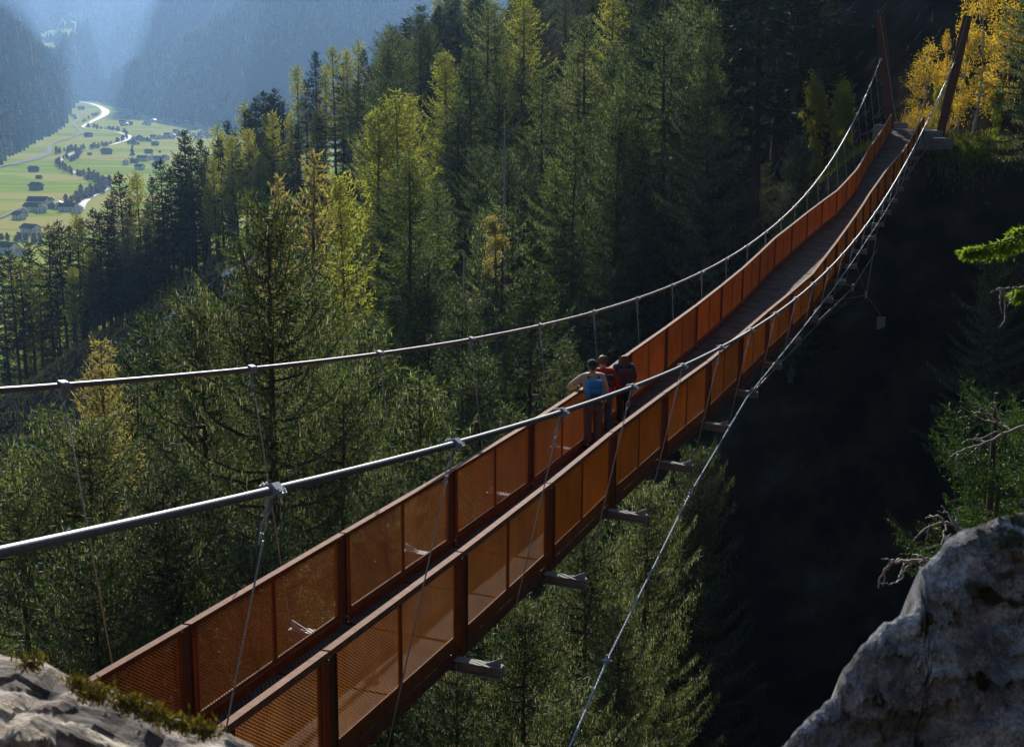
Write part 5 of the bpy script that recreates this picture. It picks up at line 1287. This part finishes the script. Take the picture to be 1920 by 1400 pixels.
def dead_branch(name, label, trunk_pts, twigs, Y):
    m = MB(); allp = [[at(u, v, Y + .0) for u, v in trunk_pts]] + [[at(u, v, Y + .15 * math.sin(i * 2.1 + j)) for j, (u, v) in enumerate(tw)] for i, tw in enumerate(twigs)]
    o0 = allp[0][0]
    for i, pl in enumerate(allp):
        pl = np.array(pl) - o0; t = np.linspace(0, len(pl) - 1, len(pl) * 4); s = np.stack([np.interp(t, np.arange(len(pl)), pl[:, j]) for j in range(3)], 1)
        for _ in range(2): s[1:-1] = (s[:-2] + 2 * s[1:-1] + s[2:]) / 4
        s += RNG.normal(0, .006, s.shape)
        r0 = (.017 if i == 0 else .010); m.tube(s, np.linspace(r0, r0 * .35, len(s)), 6)
    tag(m.build(name, M["dead_wood"], None, True, tuple(o0)), label, "branch")
dead_branch("dead_branch", "long bare grey branch drooping at its tip, reaching left over the dark gorge", [(1960, 790), (1920, 800), (1885, 812), (1850, 830), (1812, 842), (1790, 850), (1778, 862), (1774, 872)],
    [[(1850, 830), (1835, 822), (1815, 824), (1803, 830)], [(1812, 842), (1798, 850), (1792, 862), (1796, 885), (1812, 908)], [(1885, 812), (1870, 808), (1850, 818), (1830, 826)], [(1900, 806), (1880, 797), (1860, 790), (1840, 786), (1818, 775), (1802, 760)], [(1870, 792), (1850, 770), (1828, 758), (1814, 744)], [(1860, 778), (1840, 774), (1822, 772)], [(1880, 797), (1872, 775), (1866, 758), (1855, 756)], [(1840, 834), (1830, 842), (1818, 848)]], 12.6)
dead_branch("dead_branch", "bare grey twig cluster rising just above the boulder rim", [(1830, 1010), (1810, 1000), (1790, 985), (1770, 978), (1745, 985), (1722, 1002), (1712, 1014)],
    [[(1790, 985), (1780, 965), (1770, 955), (1765, 948)], [(1800, 992), (1785, 970), (1775, 962), (1756, 958)], [(1770, 978), (1760, 965), (1745, 968), (1735, 972)], [(1790, 985), (1795, 965), (1800, 950)], [(1775, 980), (1770, 1000), (1765, 1020), (1738, 1030)], [(1745, 985), (1740, 1003), (1735, 1012)], [(1785, 1000), (1770, 1010), (1762, 1025)]], 12)
dead_branch("dead_branch", "bare grey twig spray, lowest one beside the boulder notch", [(1775, 1052), (1750, 1048), (1715, 1050), (1690, 1052), (1668, 1055), (1652, 1080), (1645, 1102)],
    [[(1715, 1050), (1700, 1062), (1690, 1085), (1670, 1096), (1648, 1092)], [(1690, 1052), (1672, 1050), (1652, 1046)], [(1728, 1050), (1722, 1070), (1718, 1092)], [(1668, 1055), (1660, 1070), (1655, 1098)], [(1700, 1050), (1690, 1070), (1684, 1085)], [(1740, 1048), (1722, 1042), (1712, 1040)]], 10)
dead_branch("dead_branch", "thin bare twig with hanging ends below the bright green branch", [(1960, 540), (1920, 541), (1895, 541), (1878, 540), (1866, 546), (1856, 547)],
    [[(1880, 541), (1885, 560), (1884, 585), (1884, 600), (1874, 615)], [(1874, 541), (1876, 565), (1878, 588)], [(1885, 555), (1893, 565), (1900, 558)], [(1898, 542), (1899, 556), (1892, 566), (1889, 575)], [(1878, 548), (1873, 562)]], 14.6)


# ------------------------------------------------------------------ people
def skin_body(name, joints, bones, mat, parent, root=0, subd=2, smooth=True):
    """joints: name -> (xyz, radius x, radius y); one continuous skinned mesh"""
    ks = list(joints); me = bpy.data.meshes.new(name)
    me.from_pydata([joints[k][0] for k in ks], [(ks.index(a), ks.index(b)) for a, b in bones], [])
    me.materials.append(mat)
    o = link(name, me, parent)
    sm = o.modifiers.new("skin", 'SKIN'); sm.use_smooth_shade = smooth
    for i, k in enumerate(ks):
        v = me.skin_vertices[0].data[i]; v.radius = (joints[k][1], joints[k][2] if len(joints[k]) > 2 else joints[k][1]); v.use_root = (i == root)
    sd_ = o.modifiers.new("subdivision", 'SUBSURF'); sd_.levels = subd; sd_.render_levels = subd
    return o
def cloth(name, c, rough=.85, scale=18):
    return surf_mat(name, [(0.3, tuple(x * .75 for x in c)), (0.7, tuple(min(1, x * 1.15) for x in c))], scale, rough, 0, .5, 50)
SKIN = cloth("skin", (.50, .30, .22), .5, 8)
def ellipsoid(name, c, r, mat, parent, n=14, dent=None, noise=0.0, seed=0):
    V = []; th = np.linspace(0, math.pi, n); ph = np.linspace(0, 2 * math.pi, n * 2, endpoint=False); rg = np.random.default_rng(seed)
    for t in th:
        for p in ph:
            d = np.array([math.sin(t) * math.cos(p), math.sin(t) * math.sin(p), math.cos(t)])
            rr = 1 + noise * math.sin(p * 9 + seed) * math.sin(t * 6) + noise * rg.normal() * .4
            v = np.array(c) + d * np.array(r) * rr
            if dent: v = dent(v)
            V.append(v)
    m2 = len(ph); Q = [(i * m2 + j, (i + 1) * m2 + j, (i + 1) * m2 + (j + 1) % m2, i * m2 + (j + 1) % m2) for i in range(n - 1) for j in range(m2)]
    return link(name, mesh_np(name, V, Q, mats=[mat], smooth=True), parent)

def hand(parent, wrist, dir_, palm_n, s=1.0):
    """palm and five separate fingers, slightly curled"""
    w = Vector(wrist); d = Vector(dir_).normalized(); n = Vector(palm_n).normalized(); sd_ = d.cross(n).normalized()
    J = {"w": (tuple(w), .026 * s, .02 * s), "p": (tuple(w + d * .05 * s), .034 * s, .016 * s)}
    B = [("w", "p")]
    for i, (o, l) in enumerate(((-.03, .07), (-.01, .08), (.01, .075), (.028, .06))):
        a = w + d * .085 * s + sd_ * o * s; b = a + (d * .75 + n * .4) * l * .5 * s; c = b + (d * .3 + n * .9) * l * .5 * s
        J[f"a{i}"] = (tuple(a), .010 * s); J[f"b{i}"] = (tuple(b), .009 * s); J[f"c{i}"] = (tuple(c), .007 * s)
        B += [("p", f"a{i}"), (f"a{i}", f"b{i}"), (f"b{i}", f"c{i}")]
    a = w + d * .03 * s - sd_ * .035 * s; b = a + (d * .7 - sd_ * .5 + n * .3) * .04 * s; J["t0"] = (tuple(a), .011 * s); J["t1"] = (tuple(b), .009 * s); B += [("p", "t0"), ("t0", "t1")]
    return skin_body("hand", J, B, SKIN, parent, 1, 1)

def person(loc, facing, height, label, top_mat, leg_mat, shoe_mat, hair, pose, pack=None, group="people on the bridge"):
    """local frame: +y is where the person looks, +x right"""
    o = empty("person", loc, label, "person", group); o.rotation_euler = (0, 0, facing); s = height / 1.78; o.scale = (s, s, s)
    hip = pose.get("hip", (0, 0)); ld = pose.get("lean", .06); st = pose.get("stance", .11); fy = pose.get("feet_y", (0, 0))
    sh = (hip[0] + 0, ld); Lh, Rh = pose["L"], pose["R"]    # elbow and wrist positions
    J = {"pel": ((hip[0], 0, .93), .135, .105), "bel": ((hip[0], ld * .4, 1.10), .125, .10), "che": ((hip[0], ld * .8, 1.30), .15, .11), "nec": ((hip[0], ld, 1.475), .062, .06),
         "chn": ((hip[0] + pose.get("hx", 0) * .5, ld + .035, 1.54), .064, .072), "hed": ((hip[0] + pose.get("hx", 0), ld + .045, 1.645), .086, .104),
         "shl": ((hip[0] - .20, ld, 1.42), .066), "shr": ((hip[0] + .20, ld, 1.42), .066),
         "ell": (Lh[0], .043), "wrl": (Lh[1], .030), "elr": (Rh[0], .043), "wrr": (Rh[1], .030),
         "hil": ((hip[0] - .09, 0, .88), .095), "hir": ((hip[0] + .09, 0, .88), .095), "knl": ((hip[0] - st * .95, fy[0] * .5 + .02, .49), .058), "knr": ((hip[0] + st * .95, fy[1] * .5 + .02, .49), .058),
         "anl": ((hip[0] - st, fy[0], .09), .042), "anr": ((hip[0] + st, fy[1], .09), .042), "tol": ((hip[0] - st - .02, fy[0] + .15, .04), .038, .03), "tor": ((hip[0] + st + .02, fy[1] + .15, .04), .038, .03)}
    B = [("pel", "bel"), ("bel", "che"), ("che", "nec"), ("nec", "chn"), ("chn", "hed"), ("che", "shl"), ("che", "shr"), ("shl", "ell"), ("ell", "wrl"), ("shr", "elr"), ("elr", "wrr"),
         ("pel", "hil"), ("pel", "hir"), ("hil", "knl"), ("hir", "knr"), ("knl", "anl"), ("knr", "anr"), ("anl", "tol"), ("anr", "tor")]
    skin_body("body", J, B, SKIN, o)
    g = lambda k, f, dz=0: (tuple(np.array(J[k][0]) + np.array([0, 0, dz])), J[k][1] * f, (J[k][2] if len(J[k]) > 2 else J[k][1]) * f)
    jk = {k: g(k, 1.42) for k in ("bel", "che", "shl", "shr", "ell", "elr")}
    jk["pel"] = g("pel", 1.25, .02); jk["nk2"] = ((J["nec"][0][0], J["nec"][0][1], 1.52), .086, .086)
    jk["wrl"] = g("wrl", 1.5); jk["wrr"] = g("wrr", 1.5)
    skin_body("jacket", jk, [("pel", "bel"), ("bel", "che"), ("che", "nk2"), ("che", "shl"), ("che", "shr"), ("shl", "ell"), ("ell", "wrl"), ("shr", "elr"), ("elr", "wrr")], top_mat, o, root=list(jk).index("pel") if "pel" in jk else 0)
    tr = {k: g(k, 1.16) for k in ("hil", "hir")}; tr["knl"] = g("knl", 1.35); tr["knr"] = g("knr", 1.35); tr["anl"] = g("anl", 1.6, .02); tr["anr"] = g("anr", 1.6, .02); tr["pel"] = g("pel", 1.1, -.02)
    skin_body("trousers", tr, [("pel", "hil"), ("pel", "hir"), ("hil", "knl"), ("hir", "knr"), ("knl", "anl"), ("knr", "anr")], leg_mat, o, root=6)
    for a, b in (("anl", "tol"), ("anr", "tor")):
        A = np.array(J[a][0]); T_ = np.array(J[b][0]); skin_body("shoe", {"h": (tuple(A + np.array([0, -.05, -.035])), .05, .045), "m": (tuple((A + T_) / 2 + np.array([0, 0, -.02])), .05, .045), "t": (tuple(T_ + np.array([0, .02, -.002])), .045, .035)}, [("h", "m"), ("m", "t")], shoe_mat, o, 0, 1)
    hd = np.array(J["hed"][0])
    # face: eyes, nose, ears
    face = MB(); face.tube([hd + (0, .088, .005), hd + (0, .122, -.028), hd + (0, .095, -.035)], [.010, .014, .010], 6); face.build("nose", SKIN, o, True)
    for sx in (-1, 1):
        ellipsoid("ear", hd + (sx * .086, -.005, -.01), (.012, .022, .034), SKIN, o, 8)
        ellipsoid("eye", hd + (sx * .032, .088, .012), (.013, .009, .009), M["glass_dark"], o, 6)
    if hair["kind"] == "cap":
        def dent(v):
            v[2] = max(v[2], hd[2] + .015); return v
        ellipsoid("hair", hd + (0, -.02, -.015), (.092, .10, .085), hair["hair"], o, 12, None, .01)
        cp = ellipsoid("cap", hd + (0, -.004, .02), (.104, .118, .105), hair["mat"], o, 14, dent)
        m = MB(); th = np.linspace(-.9, .9, 7); Vt = [hd + np.array([math.sin(a) * .085, .06 + math.cos(a) * .045, .03]) for a in th] + [hd + np.array([math.sin(a) * .08, .09 + math.cos(a) * .10, .012]) for a in th]
        Vb = [v - np.array([0, 0, .007]) for v in Vt]; V = Vt + Vb; n = 7
        Qs = [(i, i + 1, n + i + 1, n + i) for i in range(n - 1)] + [(2 * n + i, 3 * n + i, 3 * n + i + 1, 2 * n + i + 1) for i in range(n - 1)] + [(n + i, n + i + 1, 3 * n + i + 1, 3 * n + i) for i in range(n - 1)]
        m.add(V, Qs); m.build("cap_peak", hair["mat"], cp, True)
    elif hair["kind"] == "short":
        ellipsoid("hair", hd + (0, -.012, .03), (.105, .115, .10), hair["hair"], o, 18, lambda v: np.array([v[0], v[1], max(v[2], hd[2] - .055 if v[1] < hd[1] else hd[2] + .035)]), .07, 3)
    else:
        J2 = {"t": (tuple(hd + (0, -.01, .035)), .10, .11), "b": (tuple(hd + (0, -.07, -.05)), .095, .075), "c": (tuple(hd + (0, -.115, -.18)), .10, .045), "d": (tuple(hd + (0, -.13, -.33)), .10, .035), "e": (tuple(hd + (.0, -.135, -.42)), .06, .02)}
        skin_body("hair", J2, [("t", "b"), ("b", "c"), ("c", "d"), ("d", "e")], hair["hair"], o, 0, 2)
        rg = np.random.default_rng(2); m = MB()
        for i in range(70):
            a = rg.uniform(-1.7, 1.7); p0 = hd + np.array([math.sin(a) * .10, -math.cos(a) * .10 + .0, .03]); p1 = hd + np.array([math.sin(a) * .125 + rg.normal(0, .012), -.07 - abs(math.cos(a)) * .05, -.14]); p2 = hd + np.array([math.sin(a) * .13 + rg.normal(0, .025), -.10 - abs(math.cos(a)) * .05, -.30 - rg.uniform(0, .12)])
            m.tube([p0, p1, p2], [.007, .009, .003], 4, False)
        m.build("loose_hair", hair["rim"], o, True)
    hand(o, Lh[1], np.array(Lh[1]) - np.array(Lh[0]), pose.get("pl", (0, 0, -1))); hand(o, Rh[1], np.array(Rh[1]) - np.array(Rh[0]), pose.get("pr", (0, 1, -.2)))
    if pack:
        y0 = ld - .13; x0 = hip[0]
        p = empty_pack = None
        pk = skin_body("backpack", {"t": ((x0, y0 - .075, 1.42), .16, .085), "m": ((x0, y0 - .105, 1.24), .20, .12), "b": ((x0, y0 - .095, 1.04), .19, .115)}, [("t", "m"), ("m", "b")], pack[0], o, 1, 2)
        skin_body("backpack_pocket", {"t": ((x0, y0 - .20, 1.20), .13, .04), "b": ((x0, y0 - .20, 1.03), .14, .05)}, [("t", "b")], pack[1], pk, 0, 2)
        m = MB()
        for sx in (-1, 1):
            m.tube([(x0 + sx * .10, y0 - .02, 1.44), (x0 + sx * .12, ld + .02, 1.50), (x0 + sx * .125, ld + .12, 1.38), (x0 + sx * .14, ld + .08, 1.18), (x0 + sx * .14, y0 - .01, 1.08)], .018, 6)
            m.tube([(x0 + sx * .06, y0 - .15, 1.40), (x0 + sx * .10, y0 - .19, 1.2), (x0 + sx * .10, y0 - .16, 1.0)], .007, 5)
        m.tube([(x0 - .13, y0 - .17, 1.30), (x0, y0 - .20, 1.28), (x0 + .13, y0 - .17, 1.30)], .009, 5); m.tube([(x0 - .13, y0 - .165, 1.14), (x0, y0 - .22, 1.12), (x0 + .13, y0 - .165, 1.14)], .009, 5)
        m.build("backpack_strap", pack[1], pk, True)
    return o
def deck_at(u, v, k_guess):
    z = zdeck(sdeck(k_guess)); P = atz(u, v, z); s = (P - base_pt(0)) @ AX; w = (P - base_pt(0)) @ SD
    kk = (s - q['po']) / q['sp']; return deck_pt(kk, w)
MBLUE = cloth("pack_blue", (.05, .32, .80)); MNAVY = cloth("navy", (.02, .03, .06)); MBEIGE = cloth("beige_jacket", (.62, .50, .36)); MGREY = cloth("grey_trousers", (.13, .12, .14))
MRED = cloth("red_jacket", (.45, .02, .02)); MDENIM = cloth("denim", (.05, .09, .16)); MTEAL = cloth("teal_jacket", (.02, .07, .11)); MBLACK = cloth("black", (.015, .015, .018)); MPLUM = cloth("plum", (.10, .05, .07))
MHAIR = cloth("brown_hair", (.12, .055, .025), .5); MHAIR2 = cloth("auburn_hair", (.25, .10, .03), .45)
P = deck_at(1110, 842, 2.5)
person(tuple(P), rad(8), 1.78, "man in beige jacket, grey cap and blue backpack leaning on the left railing", MBEIGE, MGREY, MBLACK, dict(kind="cap", mat=MNAVY, hair=MHAIR),
       dict(L=((-.47, .10, 1.22), (-.27, .34, 1.20)), R=((.27, .04, 1.14), (.235, .12, .90)), lean=.07, stance=.10, hip=(0, 0), pl=(0, 0, -1)), (MBLUE, MDENIM))
P = deck_at(1131, 824, 2.8)
person(tuple(P), rad(12), 1.70, "person in red jacket and jeans, short brown hair, mostly hidden behind the man in beige", MRED, MDENIM, MBLACK, dict(kind="short", hair=MHAIR),
       dict(L=((-.32, .12, 1.16), (-.22, .34, 1.22)), R=((.30, .06, 1.13), (.22, .28, 1.10)), lean=.10, stance=.10), (MNAVY, MRED))
P = deck_at(1168, 800, 3.2)
person(tuple(P), rad(10), 1.58, "woman with long auburn hair in dark teal jacket and black trousers, back to the camera", MTEAL, MBLACK, MBLACK, dict(kind="long", hair=MHAIR, rim=MHAIR2),
       dict(L=((-.28, .05, 1.15), (-.22, .24, 1.12)), R=((.28, .04, 1.13), (.24, .20, 1.04)), lean=.05, stance=.09), (MPLUM, MNAVY))

# ------------------------------------------------------------------ haze
m = MB(); m.box(-4000, 7000, -70, 15500, -177, 2600)
hz_m, hz_nt, hz_o = new_mat("haze")
pv = N(hz_nt, "ShaderNodeVolumePrincipled"); pv.inputs["Color"].default_value = (0.33, 0.58, 1.0, 1); pv.inputs["Density"].default_value = HAZE_DENSITY; pv.inputs["Anisotropy"].default_value = 0.55
hz_nt.links.new(pv.outputs[0], hz_o.inputs["Volume"])
tag(m.build("haze", hz_m), "pale blue haze filling the valley", None, None, "stuff")
for k_, v_ in K.items():
    print(k_, [len(q_["crown"].polygons) for q_ in v_])
print("trees", ntree, "objects", len(bpy.data.objects))
